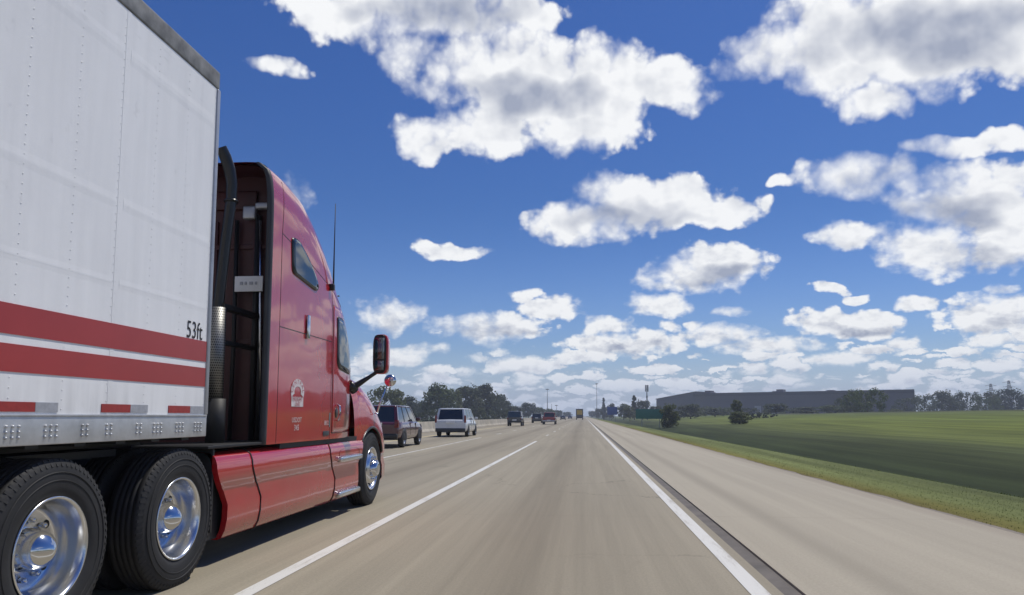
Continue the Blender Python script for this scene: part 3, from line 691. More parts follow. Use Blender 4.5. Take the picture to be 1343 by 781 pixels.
# doors: seam outline, window, handle
DOOR = [(8.86, 1.06), (8.84, 2.62), (9.30, 2.60), (9.52, 2.46), (9.72, 2.0), (9.86, 1.6), (9.88, 1.06), (8.86, 1.06)]
def patch(poly, off, s=1, rings=6, fx=cab_x, rim=.012):
    cyy = sum(p[0] for p in poly) / len(poly); czz = sum(p[1] for p in poly) / len(poly)
    dense = []
    for (a, b), (c, d_) in zip(poly, poly[1:] + poly[:1]):
        L_ = max(1, int(math.hypot(c - a, d_ - b) / .06))
        for i in range(L_): dense.append((a + (c - a) * i / L_, b + (d_ - b) * i / L_))
    q = MB(); rows_ = []
    rows_.append([(CX + s * (fx(y, z) - rim), y, z) for y, z in dense])
    for k in range(rings, 0, -1):
        t = k / rings; rows_.append([(CX + s * (fx(cyy + (y - cyy) * t, czz + (z - czz) * t) + off), cyy + (y - cyy) * t, czz + (z - czz) * t) for y, z in dense])
    q.grid(rows_, closed=True); b = len(q.v); q.v.append((CX + s * (fx(cyy, czz) + off), cyy, czz)); n = len(dense)
    for i in range(n): q.f.append([b - n + i, b - n + (i + 1) % n, b]); q.sm.append(True)
    return q
def rounded(poly, r=.05, k=4):
    out = []; n = len(poly)
    for i in range(n):
        p0, p1, p2 = Vector(poly[i - 1]), Vector(poly[i]), Vector(poly[(i + 1) % n])
        a = p1 + (p0 - p1).normalized() * min(r, (p0 - p1).length * .45); b = p1 + (p2 - p1).normalized() * min(r, (p2 - p1).length * .45)
        for j in range(k + 1):
            t = j / k; out.append(tuple(a * (1 - t) ** 2 + p1 * 2 * t * (1 - t) + b * t * t))
    return out
def inset(poly, d_):
    cyy = sum(p[0] for p in poly) / len(poly); czz = sum(p[1] for p in poly) / len(poly); out = []
    for y, z in poly:
        L_ = math.hypot(y - cyy, z - czz); t = max(.1, (L_ - d_) / L_); out.append((cyy + (y - cyy) * t, czz + (z - czz) * t))
    return out
DWIN = rounded([(9.00, 1.90), (8.98, 2.50), (9.28, 2.50), (9.52, 2.30), (9.66, 1.95), (9.62, 1.80), (9.10, 1.84)], .05)
SWIN = rounded([(7.50, 2.76), (7.46, 3.14), (7.66, 3.15), (7.95, 3.02), (8.20, 2.86), (8.30, 2.74), (8.22, 2.68)], .07)
for s in (1, -1):
    dr = patch(rounded(DOOR[:-1], .05), .004, s, 14, rim=.004).build('door', M_['red'], trk)
    seam(DOOR, .008, s).build('door_seam', M_['black'], dr)
    f = patch(DWIN, .010, s).build('window_frame', M_['blackgloss'], dr)
    patch(inset(DWIN, .03), .013, s, rim=0).build('window', M_['tintglass'], dr)
    h = MB(); h.tube([(CX + s * (cab_x(9.02, z) + e), 9.02, z) for z, e in ((1.20, .012), (1.22, .045), (1.30, .052), (1.38, .045), (1.40, .012))], .013, 8)
    h.build('door_handle', M_['chrome'], dr)
    h = MB(); h.lathe([(.0005, .010), (.05, .010), (.062, .006), (.062, -.01)], (CX + s * cab_x(9.02, 1.3), 9.02, 1.30), 'x', s, 20); h.build('handle_recess', M_['blackgloss'], dr)
    gp = seam([(9.66, 1.35), (9.70, 1.9), (9.62, 2.2)][:2], .014, s); gp.build('grab_trim', M_['blackgloss'], dr)
    f = patch(SWIN, .010, s).build('sleeper_window', M_['blackgloss'], trk)
    patch(inset(SWIN, .022), .013, s, rim=0).build('window_pane', M_['tintglass'], f)
    # bright grab handle on the sleeper
    q = MB(); x = CX + s * (cab_x(8.0, 2.25) + .016)
    q.box((x - .012, 7.935, 2.11), (x + .012, 8.005, 2.375), .011); q.box((x - .04, 7.945, 2.12), (x, 8.0, 2.17)); q.box((x - .04, 7.945, 2.32), (x, 8.0, 2.37))
    q.build('grab_handle', M_['chrome'], trk)
# windscreen, visor
mb = MB(); rws = []
for y in frange(9.36, 10.13, 12):
    H, Wd, n = interp(CAB, y); H += .006
    r_ = []
    for i in range(25):
        a = R(38) + (pi - 2 * R(38)) * i / 24; c_ = cos(a); r_.append((CX + (Wd + .006) * (abs(c_) ** (2 / n)) * (1 if c_ > 0 else -1) * .985, y, CZ0 + (H - CZ0) * sin(a) ** (2 / n)))
    rws.append(r_)
mb.grid(rws); mb.build('windscreen', M_['tintglass'], trk)
mb = MB(); rws = []
for i in range(25):
    u = -1 + 2 * i / 24; x = CX + u * 1.13; yb = 9.40 - .20 * abs(u) ** 3; zt = 2.95 - .16 * abs(u) ** 4
    rws.append([(x, yb, zt), (x, yb + .26, zt - .08), (x, yb + .27, zt - .18), (x, yb + .24, zt - .185), (x, yb + .22, zt - .10), (x, yb, zt - .05)])
mb.grid(rws, closed=True, caps=True); mb.build('sun_visor', M_['blackgloss'], trk)
# hood and front fenders
WY, WZ = 10.65, .50
HOOD = [(9.86, 1.90, 1.215, 5), (10.1, 1.93, 1.225, 5.4), (10.4, 1.86, 1.24, 5.6), (10.7, 1.76, 1.25, 5.4), (11.0, 1.62, 1.25, 5), (11.3, 1.46, 1.235, 4.5), (11.55, 1.30, 1.19, 4.0), (11.75, 1.14, 1.10, 3.6), (11.88, .99, .97, 3.2)]
def arch(y):
    r = .60; b = .80 if y < WY else .70
    return max(b, WZ + sqrt(max(0, r * r - (y - WY) ** 2))) if abs(y - WY) < r else b
ysH = frange(9.90, 11.88, 44)
mb = MB(); rows = [surf_row(HOOD, .55, y, arch(y), n1=12, n2=20) for y in ysH]
mb.grid(rows)
nose = rows[-1]; b = len(mb.v); mb.v += nose; mb.f.append([b + i for i in range(len(nose))]); mb.sm.append(False)
mb.build('hood', M_['red'], trk)
# fender lip
for s in (1, -1):
    mb = MB(); pts = []
    for i in range(25):
        a = pi * i / 24; y = WY - .60 * cos(a); z = WZ + .60 * sin(a)
        if z < .72: continue
        H, Wd, n = interp(HOOD, y); q = max(0, (z - .55) / (H - .55)); pts.append((CX + s * (Wd * (1 - min(.99, q) ** n) ** (1 / n)), y, z))
    mb.tube(pts, .018, 8); mb.build('fender_lip', M_['blackgloss'], trk)
mb = MB()
for s in (1, -1):
    mb.box((CX + s * .62, WY - .62, .60), (CX + s * .66, WY + .62, 1.16))
    rr = []
    for i in range(17):
        a = pi * i / 16; y = WY - .585 * cos(a); z = WZ + .585 * sin(a); rr.append([(CX + s * .64, y, z), (CX + s * 1.2, y, z)])
    mb.grid(rr)
[c_.build('wheel_well', M_['black'], trk) for c_ in loose(mb)]
mb = MB(); mb.box((CX - .62, 9.9, .55), (CX + .62, 11.75, 1.05)); mb.build('engine_bay', M_['black'], trk)
BUMP = [(11.24, .0, 1.235), (11.5, 0, 1.21), (11.75, 0, 1.12), (11.92, 0, .96), (12.0, 0, .74), (12.02, 0, .4)]
mb = MB(); rr = []
out = [(y, w_) for y, _, w_ in BUMP]
path = [(CX + w_, y) for y, w_ in out] + [(CX - w_, y) for y, w_ in out[::-1]]
rr = [[(CX + (x - CX) * k, 11.2 + (y - 11.2) * k2, z) for x, y in path] for z, k, k2 in ((.27, .96, .92), (.34, 1, 1), (.52, 1, 1), (.60, .985, .97), (.72, .98, .95), (.80, .96, .9))]
mb.grid(rr); mb.build('bumper', M_['red'], trk)
mb = MB(); mb.box((CX - .5, 11.80, .82), (CX + .5, 11.93, 1.02), .02)
for i in range(8): mb.box((CX - .48, 11.92, .83 + i * .023), (CX + .48, 11.945, .84 + i * .023))
mb.build('grille', M_['chrome'], trk)
for s in (1, -1):
    mb = MB(); mb.box((CX + s * .72, 11.72, .84), (CX + s * 1.04, 11.90, 1.0), .05); mb.build('headlight', M_['lamp'], trk)
    steer_wheel((CX + s * 1.255, WY, WZ + .012), s, trk)
    for y in (4.09, 5.44): drive_wheel((CX + s * 1.285, y, .498), s, trk)
mb = MB(); mb.tube([(CX - 1.1, WY, .5), (CX + 1.1, WY, .5)], .06)
for y in (4.03, 5.43): mb.tube([(CX - 1.1, y, .5), (CX + 1.1, y, .5)], .09); mb.lathe([(.0005, -.22), (.16, -.2), (.22, 0), (.16, .2), (.0005, .22)], (CX, y, .52), 'x', 1, 20)
[c_.build('axle', M_['black'], trk) for c_ in loose(mb)]
mb = MB()
for s in (1, -1):
    mb.box((CX + s * .38, 3.2, .70), (CX + s * .46, 11.6, .98))
    mb.tube([(CX + s * .55, 3.55, .72), (CX + s * .55, 4.0, .66), (CX + s * .55, 4.45, .72)], .05)
for y in (3.6, 4.7, 5.1, 6.1): mb.box((CX - .42, y, .72), (CX + .42, y + .1, .94))
mb.box((CX - .9, 4.15, .97), (CX + .9, 5.2, 1.02))
mb.build('chassis', M_['black'], trk)
for s in (1, -1):
    mb = MB(); mb.box((CX + s * .62, 3.33, .22), (CX + s * 1.27, 3.345, 1.05), .004); mb.build('mud_flap', M_['rubber'], trk)
    mb = MB(); mb.box((CX + s * .60, 6.02, .30), (CX + s * 1.22, 6.05, 1.02), .004); mb.box((CX + s * .6, 5.9, .99), (CX + s * 1.24, 7.4, 1.015), .004)  # flat deck plate, plus upright black sheet added as shade below it
    mb.build('deck_and_shade_plate', M_['black'], trk)

# side skirts: upright profile bent in at top and bottom
SK = [(.955, .20), (.960, .13), (.950, .07), (.915, .022), (.86, .002), (.80, -.006), (.74, -.004), (.69, .012), (.65, .030), (.62, .036), (.50, .024), (.38, .028), (.28, .048), (.215, .080), (.20, .12)]
def skx(z):
    for (a, xa), (b, xb) in zip(SK[2:], SK[3:]):
        if b <= z <= a: return 1.262 - (xa + (xb - xa) * (a - z) / (a - b))
    return 1.262 - (SK[2][1] if z > .95 else .1)
def scur(z): # forward sweep of the panel ends
    t = max(0, min(1, (.80 - z) / .26)); return .26 * t * t * (3 - 2 * t) + .04 * max(0, (.55 - z))
def skirt(y0, y1, s, name, front=None, sweep0=1, zmin=0.0):
    q = MB(); rr = []
    for z, o_ in SK:
        if z < zmin: continue
        ya = y0 + scur(z) * sweep0; yb = (y1 + scur(z)) if front is None else front(z)
        n_ = 14; rr.append([(CX + s * (1.262 - o_), ya + (yb - ya) * i / n_, z) for i in range(n_ + 1)])
    q.grid(rr)
    # returns at both ends
    for e in (0, -1): q.grid([[r[e] for r in rr], [(CX + s * (abs(r[e][0] - CX) - .05), r[e][1], r[e][2]) for r in rr]])
    return q.build(name, M_['red'], trk)
for s in (1, -1):
    skirt(6.02, 6.67, s, 'side_skirt'); skirt(6.69, 8.80, s, 'side_skirt')
    fr = lambda z: WY - sqrt(max(.01, .60 ** 2 - (z - WZ) ** 2)) - .005
    stp = skirt(8.82, 10.0, s, 'step_panel', fr)
    # black joints between the skirt panels
    for y0 in (6.68, 8.81):
        q = MB(); q.tube([(CX + s * (1.262 - o_ + .001), y0 + scur(z), z) for z, o_ in SK], .009, 6); q.build('skirt_joint', M_['black'], trk)
    # steps: recess above with painted shade, bright tread below
    for (ya, yb, zc, hgt) in ((9.12, 9.98, .725, .13), (9.22, 10.06, .285, .22)):
        q = MB(); n_ = 24; rr = []
        for k in range(0, n_ + 1):
            a = 2 * pi * k / n_; u, v_ = cos(a), sin(a)
            yy = (ya + yb) / 2 + (yb - ya) / 2 * .96 * (abs(u) ** .5) * (1 if u > 0 else -1); zz = zc + hgt * .42 + hgt * .55 * (abs(v_) ** .7) * (1 if v_ > 0 else -1)
            rr.append([(CX + s * (skx(zz) + .004), yy, zz), (CX + s * (skx(zz) - .03), (ya + yb) / 2 + (yy - (ya + yb) / 2) * .93, zc + hgt * .42 + (zz - zc - hgt * .42) * .85), (CX + s * 1.16, (ya + yb) / 2, zc + hgt * .42)])
        if hgt < .2: q.grid(rr); q.build('step_recess', M_['redshade'], stp)
        q = MB(); q.box((CX + s * (skx(zc) - .09), ya, zc - .038), (CX + s * (skx(zc) + .055), yb, zc + .030), .02)
        for i in range(9): q.box((CX + s * (skx(zc) - .06), ya + .08 + i * .085, zc + .028), (CX + s * (skx(zc) + .04), ya + .12 + i * .085, zc + .035), .002)
        q.build('step', M_['alu'], stp)
    q = MB(); q.box((CX + s * .75, 6.1, .22), (CX + s * 1.14, 9.9, .93)); q.build('fuel_tank', M_['black'], trk)

# exhaust stacks at the back corners of the cab
def perf_mat():
    m, nt, b = newmat('perforated_heat_shield')
    tc_ = nt.n.new('ShaderNodeTexCoord'); x, y, z = nt.sep(tc_.outputs['Object'])
    a = nt.m('ARCTAN2', nt.m('SUBTRACT', y, -1.36), nt.m('SUBTRACT', nt.m('ABSOLUTE', x), .885))
    u = nt.m('MULTIPLY', a, 5.0); v = nt.m('MULTIPLY', z, 42.0)
    row = nt.m('FLOOR', v); uu = nt.m('SUBTRACT', nt.m('FRACT', nt.m('ADD', u, nt.m('MULTIPLY', nt.m('MODULO', row, 2.0), .5))), .5); vv = nt.m('SUBTRACT', nt.m('FRACT', v), .5)
    r = nt.m('SQRT', nt.m('ADD', nt.m('MULTIPLY', uu, uu), nt.m('MULTIPLY', vv, vv)))
    k = nt.rng(r, .28, .36)
    nt.l.new(nt.mix(k, (.008, .008, .008, 1), (.24, .24, .23, 1)), b.inputs['Base Color']); nt.l.new(k, b.inputs['Metallic']); b.inputs['Roughness'].default_value = .5
    return m
M_['perf'] = perf_mat()
for s in (1, -1):
    ex, ey = CX + s * .935, 6.64
    q = MB(); q.tube([(ex - s * .04, ey, 2.26), (ex + s * .01, ey, 2.9), (ex + s * .05, ey, 3.30), (ex + s * .055, ey - .01, 3.46), (ex + s * .04, ey - .03, 3.58), (ex + s * .01, ey - .07, 3.70), (ex - s * .015, ey - .11, 3.78)], [.050, .049, .049, .051, .054, .055, .050], 18, caps=False)
    q.tube([(ex + s * .05, ey, 3.28), (ex + s * .05, ey, 3.30)], .064, 18)
    e_ = q.build('exhaust_stack', M_['blackgloss'], trk)
    q = MB(); q.tube([(ex - s * .05, ey, 1.40), (ex - s * .05, ey, 2.27)], .085, 24); q.build('heat_shield', M_['perf'], e_)
    q = MB(); q.tube([(ex - s * .02, ey, 1.0), (ex - s * .02, ey, 1.42)], .085, 18); q.box((ex - .04, ey, 1.93), (ex + .02, 7.39, 1.97)); q.box((ex - .05, ey - .02, 2.26), (ex + .03, 7.39, 2.31)); [c_.build('bracket', M_['black'], e_) for c_ in loose(q)]
# things on the back wall of the sleeper
q = MB(); q.tube([(CX + 1.05, 7.30, 1.15), (CX + .98, 7.30, 3.28)], .016, 10); q.box((CX + 1.01, 7.30, 1.9), (CX + 1.035, 7.40, 1.93)); q.box((CX + .98, 7.30, 2.9), (CX + 1.005, 7.40, 2.93)); q.build('grab_rail', M_['alu'], trk)
q = MB(); q.box((CX + .74, 7.27, 2.53), (CX + 1.04, 7.285, 2.69), .004); plt = q.build('rear_plate', M_['white'], trk)
q = MB()
for i, (u, w_) in enumerate(((.80, .03), (.85, .02), (.90, .035), (.96, .02))): q.box((CX + u, 7.262, 2.60), (CX + u + w_, 7.268, 2.63))
q.build('plate_marking', M_['reflwhite'], plt)
q = MB(); q.tube([(CX + .93, 7.36, 1.0), (CX + .93, 7.36, 3.35)], .03, 10); q.tube([(CX + 1.15, 7.36, 1.0), (CX + 1.15, 7.36, 3.2)], .018, 10); q.tube([(CX + .7, 7.36, 1.0), (CX + .72, 7.34, 2.0), (CX + .7, 7.36, 3.3)], .022, 10)
q.tube([(CX + 1.0, 7.36, 1.0), (CX + 1.0, 7.34, 2.2)], .025, 8)
[c_.build('pipe', M_['black'], trk) for c_ in loose(q)]
q = MB(); q.box((CX + .92, 7.28, 3.40), (CX + 1.12, 7.36, 3.47), .02); q.box((CX + .78, 7.30, 3.3), (CX + .92, 7.38, 3.44), .02); q.build('work_lamp', M_['alu_dull'], trk)
# coiled air lines sagging to the trailer
for dx_, mm, nm in ((-.15, mat('red_air_hose', (.3, .02, .02), .4), 'air_line'), (0, mat('blue_air_hose', (.02, .05, .25), .4), 'air_line'), (.15, M_['black'], 'power_cable')):
    q = MB(); pts = []
    for i in range(221):
        t = i / 220; pts.append((CX + .3 + dx_ + .045 * cos(t * 60), 7.30 - 1.5 * t, 2.1 - .9 * t - .9 * sin(pi * t) * .5 + .045 * sin(t * 60)))
    q.tube(pts, .009, 6); q.build(nm, mm, trk)
# mirrors, antennae
for s in (1, -1):
    q = MB(); X = lambda v: CX + s * v
    q.tube([(X(1.20), 9.74, 1.62), (X(1.25), 9.78, 1.66), (X(1.42), 9.84, 1.78), (X(1.53), 9.87, 1.86), (X(1.575), 9.89, 1.98)], [.045, .045, .026, .026, .03], 12)
    q.tube([(X(1.18), 9.70, 1.69), (X(1.24), 9.80, 1.60)], .06, 12)
    arm = q.build('mirror_arm', M_['blackgloss'], trk)
    # backing shell (rounded), with black glass frame behind
    q = MB(); rr = []
    for k, (yo, sc_) in enumerate(((9.80, .98), (9.81, 1.02), (9.86, 1.04), (9.93, .97), (9.985, .78), (10.0, .4))):
        row = []
        for i in range(32):
            a = 2 * pi * i / 32; u, v_ = cos(a), sin(a)
            row.append((X(1.585 + .098 * sc_ * abs(u) ** .45 * (1 if u > 0 else -1)), yo, 2.09 + .265 * (sc_ if k > 3 else 1 + (sc_ - 1) * .4) * abs(v_) ** .5 * (1 if v_ > 0 else -1)))
        rr.append(row)
    q.grid(rr, closed=True, caps=True); mr = q.build('mirror', M_['red'], trk)
    q = MB(); row = []
    rr = []
    for yo, sc_ in ((9.812, 1.0), (9.79, .98), (9.786, .9), (9.79, .84)):
        rr.append([(X(1.572 + .092 * sc_ * abs(cos(a)) ** .45 * (1 if cos(a) > 0 else -1)), yo, 2.09 + .262 * (1 - (1 - sc_) * .4) * abs(sin(a)) ** .5 * (1 if sin(a) > 0 else -1)) for a in [2 * pi * i / 32 for i in range(32)]])
    q.grid(rr, closed=True, caps=True); q.build('mirror_housing', M_['blackgloss'], mr)
    q = MB(); q.box((X(1.505), 9.781, 2.02), (X(1.64), 9.7865, 2.31), .002); q.box((X(1.51), 9.781, 1.87), (X(1.635), 9.7865, 2.0), .002)
    q.build('mirror_glass', mat('mirror_glass', (.18, .20, .22), .05, 1.0, var=0), mr)
    # convex fender mirror on a thin post
    q = MB(); q.tube([(X(1.27), 10.78, 1.29), (X(1.315), 10.88, 1.52), (X(1.37), 10.98, 1.72)], [.016, .011, .010], 8); q.lathe([(.03, 0), (.028, .012), (.014, .02)], (X(1.265), 10.78, 1.29), 'z', 1, 14); pm = q.build('fender_mirror_post', M_['alu'], trk)
    q = MB(); q.lathe([(.0005, .045), (.04, .040), (.075, .022), (.090, .0), (.091, -.02), (.085, -.026)], (X(1.41), 11.0, 1.79), 'y', 1, 28); fm = q.build('fender_mirror', M_['chrome'], trk)
    q = MB(); q.lathe([(.084, -.027), (.06, -.038), (.03, -.044), (.0005, -.046)], (X(1.41), 11.0, 1.79), 'y', 1, 28); q.build('mirror_glass', M_['chrome'], fm)
    q = MB(); q.box((X(cab_x(8.72, 2.8) - .02), 8.70, 2.78), (X(cab_x(8.72, 2.8) + .05), 8.77, 2.86), .015)
    am = q.build('antenna_mount', M_['blackgloss'], trk)
    x = X(cab_x(8.72, 2.8) + .035)
    q = MB(); q.tube([(x, 8.735, 2.85), (x, 8.735, 3.3), (x + s * .004, 8.73, 3.86)], [.011, .007, .004], 6); q.build('antenna', M_['black'], am)
q = MB(); q.tube([(CX + 1.00, 9.62, 2.55), (CX + 1.00, 9.66, 2.86)], [.016, .009], 8); q.lathe([(.0005, .015), (.045, .01), (.045, 0), (.0005, -.004)], (CX + 1.0, 9.66, 2.86), 'z', 1, 16); q.build('roof_antenna', M_['blackgloss'], trk)

# white lettering on the sleeper side
def on_side(y, z, off=.0035): return (CX + cab_x(y, z) + off, y, z)
yc, zc_ = 7.74, 1.52
q = MB(); rr = []
for i in range(25):
    a = R(205) - R(230) * i / 24
    rr.append([on_side(yc + .185 * cos(a) * 1.0, zc_ + .135 * sin(a)), on_side(yc + .095 * cos(a), zc_ + .055 * sin(a))])
q.grid(rr)
q.grid([[on_side(yc - .165 + .33 * i / 6, zc_ - .055 - .105 * j) for i in range(7)] for j in (0, 1)])
dec = q.build('door_lettering', M_['decal'], trk)
q = MB(); word = 'CENTRAL'
for i, ch in enumerate(word):
    a = R(172) - R(164) * i / (len(word) - 1); t = a - pi / 2
    def pl(u, v, a=a, t=t):
        r0 = .102; yy = yc + (r0 + v) * cos(a) * 1.28 + u * cos(t) * 1.0; zz = zc_ + (r0 + v) * sin(a) * .86 - .005 + u * sin(t); return on_side(yy, zz, .006)
    vs, fs = text_mesh(ch, .075, pl); q.add(vs, fs)
vs, fs = text_mesh('FREIGHT', .072, lambda u, v: on_side(yc + u * 1.0, zc_ - .105 + v, .006)); q.add(vs, fs)
vs, fs = text_mesh('LINES', .06, lambda u, v: on_side(yc + u * 1.0, zc_ - .155 + v, .006)); q.add(vs, fs)
q.build('lettering', M_['red'], dec, fix=False)
q = MB()
vs, fs = text_mesh('USDOT', .075, lambda u, v: on_side(yc + u * 1.1, zc_ - .325 + v)); q.add(vs, fs)
vs, fs = text_mesh('345', .085, lambda u, v: on_side(yc + u * 1.1, zc_ - .41 + v)); q.add(vs, fs)
q.build('small_lettering', M_['decal'], trk, fix=False); q = MB()
vs, fs = text_mesh('8812', .075, lambda u, v: on_side(8.67 + u * 1.0, 1.155 + v)); q.add(vs, fs)
q.build('small_lettering', M_['decal'], trk, fix=False)
q = MB(); q.grid([[on_side(y, z) for y in (8.765, 8.79)] for z in (1.13, 1.2, 1.3)]); q.build('sticker', mat('blue_green_sticker', (.10, .28, .30), .4, var=.4, vscale=12), trk)
q = MB(); q.box((CX + cab_x(8.7, 1.06) - .01, 8.56, 1.03), (CX + cab_x(8.7, 1.06) + .006, 8.77, 1.085), .004); q.build('vent_cover', M_['greytrim'], trk)

# ------------------------------------------------------------------ other vehicles (built round their own origin, facing +y)
def make_vehicle(name, P, body, loc, label, cat, group=None):
    """P: L length, W width, zb underside, body profile [(y, ztop)], cabin [(y, z)] roof line, belt, roof, ..."""
    root = empty(name, loc); tag(root, label, cat, group)
    bm_ = body; W2 = P['W'] / 2; L2 = P['L'] / 2
    o3 = worldloc(root)
    def at(q): q.v = [(a + o3.x, b + o3.y, c + o3.z) for a, b, c in q.v]; return q
    # lower body: loft along y
    rows = []
    for (y, zt, k) in P['body']:
        w_ = W2 * k; zb = P['zb'] + (.10 if abs(y) > L2 - .12 else 0)
        sec = [(.0, zb), (w_ * .86, zb), (w_ * .97, zb + .07), (w_ * 1.0, zb + .22), (w_ * 1.0, zb + (zt - zb) * .62), (w_ * .975, zt - .10), (w_ * .94, zt - .03), (w_ * .86, zt), (0, zt + .02)]
        rows.append([(a, y, b) for a, b in sec] + [(-a, y, b) for a, b in sec[::-1][1:-1]])
    q = MB(); q.grid(rows, closed=True, caps=True); b_ = at(q).build('body', bm_, root)
    # wheel arches
    for y in (P['ya'], P['yf']):
        for s in (1, -1):
            q = MB(); rr_ = P['wr'] + .06
            q.lathe([(.0005, .004), (rr_, .004), (rr_, -.05)], (s * W2, y, P['wr'] + .01), 'x', s, 28)
            q.v = [(a, b, max(c, P['zb'] - .005)) for a, b, c in q.v]
            at(q).build('wheel_arch', M_['black'], root)
    # cabin: glass band between the belt and the roof, pillars, roof
    cb = P['cabin']      # [(y_belt, y_roof)] rear and front, belt z, roof z
    (yb0, yr0), (yb1, yr1), zb_, zr = cb; wb, wr_ = W2 * .93, W2 * P.get('tuck', .80)
    q = MB(); rows = []
    for t in (0, .5, 1):
        z = zb_ - .02 + (zr - zb_ + .01) * t; w_ = wb + (wr_ - wb) * t; y0 = yb0 + (yr0 - yb0) * t; y1 = yb1 + (yr1 - yb1) * t; c = .06
        rows.append([(-w_ + c, y0, z), (w_ - c, y0, z), (w_, y0 + c, z), (w_, y1 - c, z), (w_ - c, y1, z), (-w_ + c, y1, z), (-w_, y1 - c, z), (-w_, y0 + c, z)])
    q.grid(rows, closed=True, caps=True, smooth=False); at(q).build('windows', M_['glass'], root)
    q = MB(); rows = []
    for dz_, gr in ((-.045, .012), (-.02, .02), (.015, .0), (.035, -.10), (.045, -.35)):
        w_ = wr_ + gr; rows.append([(-w_ + .09, yr0 - gr, zr + dz_), (w_ - .09, yr0 - gr, zr + dz_), (w_, yr0 - gr + .09, zr + dz_), (w_, yr1 + gr - .09, zr + dz_), (w_ - .09, yr1 + gr, zr + dz_), (-w_ + .09, yr1 + gr, zr + dz_), (-w_, yr1 + gr - .09, zr + dz_), (-w_, yr0 - gr + .09, zr + dz_)])
    q.grid(rows, closed=True, caps=True); at(q).build('roof', bm_, root)
    def pill(y0b, y0t, wd, s):
        q = MB(); e = .012
        q.add([(s * (wb + e), y0b, zb_ - .03), (s * (wb + e), y0b + wd, zb_ - .03), (s * (wr_ + e), y0t + wd, zr), (s * (wr_ + e), y0t, zr), (s * (wb - .05), y0b, zb_ - .03), (s * (wb - .05), y0b + wd, zb_ - .03), (s * (wr_ - .05), y0t + wd, zr), (s * (wr_ - .05), y0t, zr)],
              [(0, 1, 2, 3), (4, 5, 6, 7), (0, 4, 7, 3), (1, 5, 6, 2), (0, 1, 5, 4), (3, 2, 6, 7)]); return q
    n = P.get('npil', 4)
    for s in (1, -1):
        for i in range(n):
            t = i / (n - 1); wd = (.16 if i == 0 else .07)
            at(pill(yb0 - .015 + (yb1 - yb0 - .05) * t, yr0 - .015 + (yr1 - yr0 - .05) * t, wd, s)).build('pillar', bm_ if i in (0, n - 1) or P.get('paintpil') else M_['blackgloss'], root)
        # corner pillars seen from behind
        q = MB(); q.add([(s * wb, yb0 - .012, zb_ - .03), (s * (wb - .13), yb0 - .014, zb_ - .03), (s * (wr_ - .10), yr0 - .014, zr), (s * wr_, yr0 - .012, zr), (s * wb, yb0 + .06, zb_ - .03), (s * (wb - .13), yb0 + .06, zb_ - .03), (s * (wr_ - .10), yr0 + .06, zr), (s * wr_, yr0 + .06, zr)],
                       [(0, 1, 2, 3), (4, 5, 6, 7), (0, 4, 7, 3), (1, 5, 6, 2), (0, 1, 5, 4), (3, 2, 6, 7)]); at(q).build('pillar', bm_, root)
        # lamps
        zt = P['body'][1][1]
        z0, z1 = P.get('tl', (zt - .34, zt - .08)); yy = -L2
        q = MB(); q.box((s * (W2 * .98), yy + .16, z0), (s * (W2 * .98 - P.get('tlw', .16)), yy - .012 + P.get('tly', 0), z1), .02); at(q).build('tail_light', M_['taill'], root)
        q = MB(); q.box((s * W2 * .90, L2 - .10, .62), (s * (W2 * .55), L2 + .008, .74), .03); at(q).build('headlight', M_['lamp'], root)
        q = MB(); q.box((s * (W2 + .0), yb1 - .55, zb_ + .02), (s * (W2 + .19), yb1 - .42, zb_ + .17), .03); at(q).build('side_mirror', bm_, root)
        q = MB(); 
        for ys_ in P.get('doors', (-.35, .65)): q.box((s * (W2 + .003), ys_, P['zb'] + .2), (s * (W2 - .03), ys_ + .012, zb_ - .06))
        if P.get('doors', 1): 
            for c in loose(at(q)): c.build('door_gap', M_['black'], root)
        for y in (P['ya'], P['yf']): car_wheel_at = car_wheel_w(root, o3, s * (W2 + .012), y, P['wr'], s)
    q = MB(); q.box((-W2 * .95, -L2 + .10, P['zb'] + .06), (W2 * .95, -L2 - .05, P['zb'] + .27), .04); at(q).build('rear_bumper', P.get('bump', bm_), root)
    q = MB(); q.box((-.26, -L2 - .058, P.get('pz', .85)), (.26, -L2 + .03, P.get('pz', .85) + .14), .004); at(q).build('number_plate', M_['white'], root)
    return root
def car_wheel_w(root, o3, x, y, r, s):
    q = MB(); wd = .21; c = (o3.x + x, o3.y + y, o3.z + r)
    q.lathe([(r * .60, -.02), (r * .66, .0), (r * .86, .0), (r * .97, -.02), (r, -.05), (r, -wd + .05), (r * .97, -wd + .01), (r * .6, -wd)], c, 'x', s, 28)
    wl = q.build('wheel', M_['rubber'], root)
    q = MB(); q.lathe([(r * .62, -.02), (r * .60, -.008), (r * .55, -.03), (r * .5, -.055), (r * .2, -.03), (r * .16, -.012), (.0005, -.010)], c, 'x', s, 24)
    q.build('rim', M_['alu_dull'], wl)
C_mar = paint('maroon_car_paint', (.075, .010, .016), .2); C_sil = paint('silver_van_paint', (.62, .64, .66), .3)
C_blk = paint('black_car_paint', (.012, .013, .018), .2); C_red = paint('red_car_paint', (.24, .014, .016), .2); C_wht = paint('white_car_paint', (.72, .73, .74), .2); C_blu = paint('dark_blue_car_paint', (.02, .03, .075), .2)
SUV = dict(L=4.7, W=1.88, zb=.30, wr=.36, ya=-1.40, yf=1.42, body=[(-2.35, .92, .93), (-2.28, 1.02, .98), (-1.6, 1.06, 1), (0, 1.05, 1), (.9, 1.04, 1), (1.3, 1.02, 1), (2.0, .92, .98), (2.3, .80, .92), (2.35, .7, .86)], tuck=.76, cabin=((-2.24, -1.86), (1.15, .40), 1.03, 1.66), tl=(.80, 1.10), pz=.86, npil=4, bump=M_['blackgloss'])
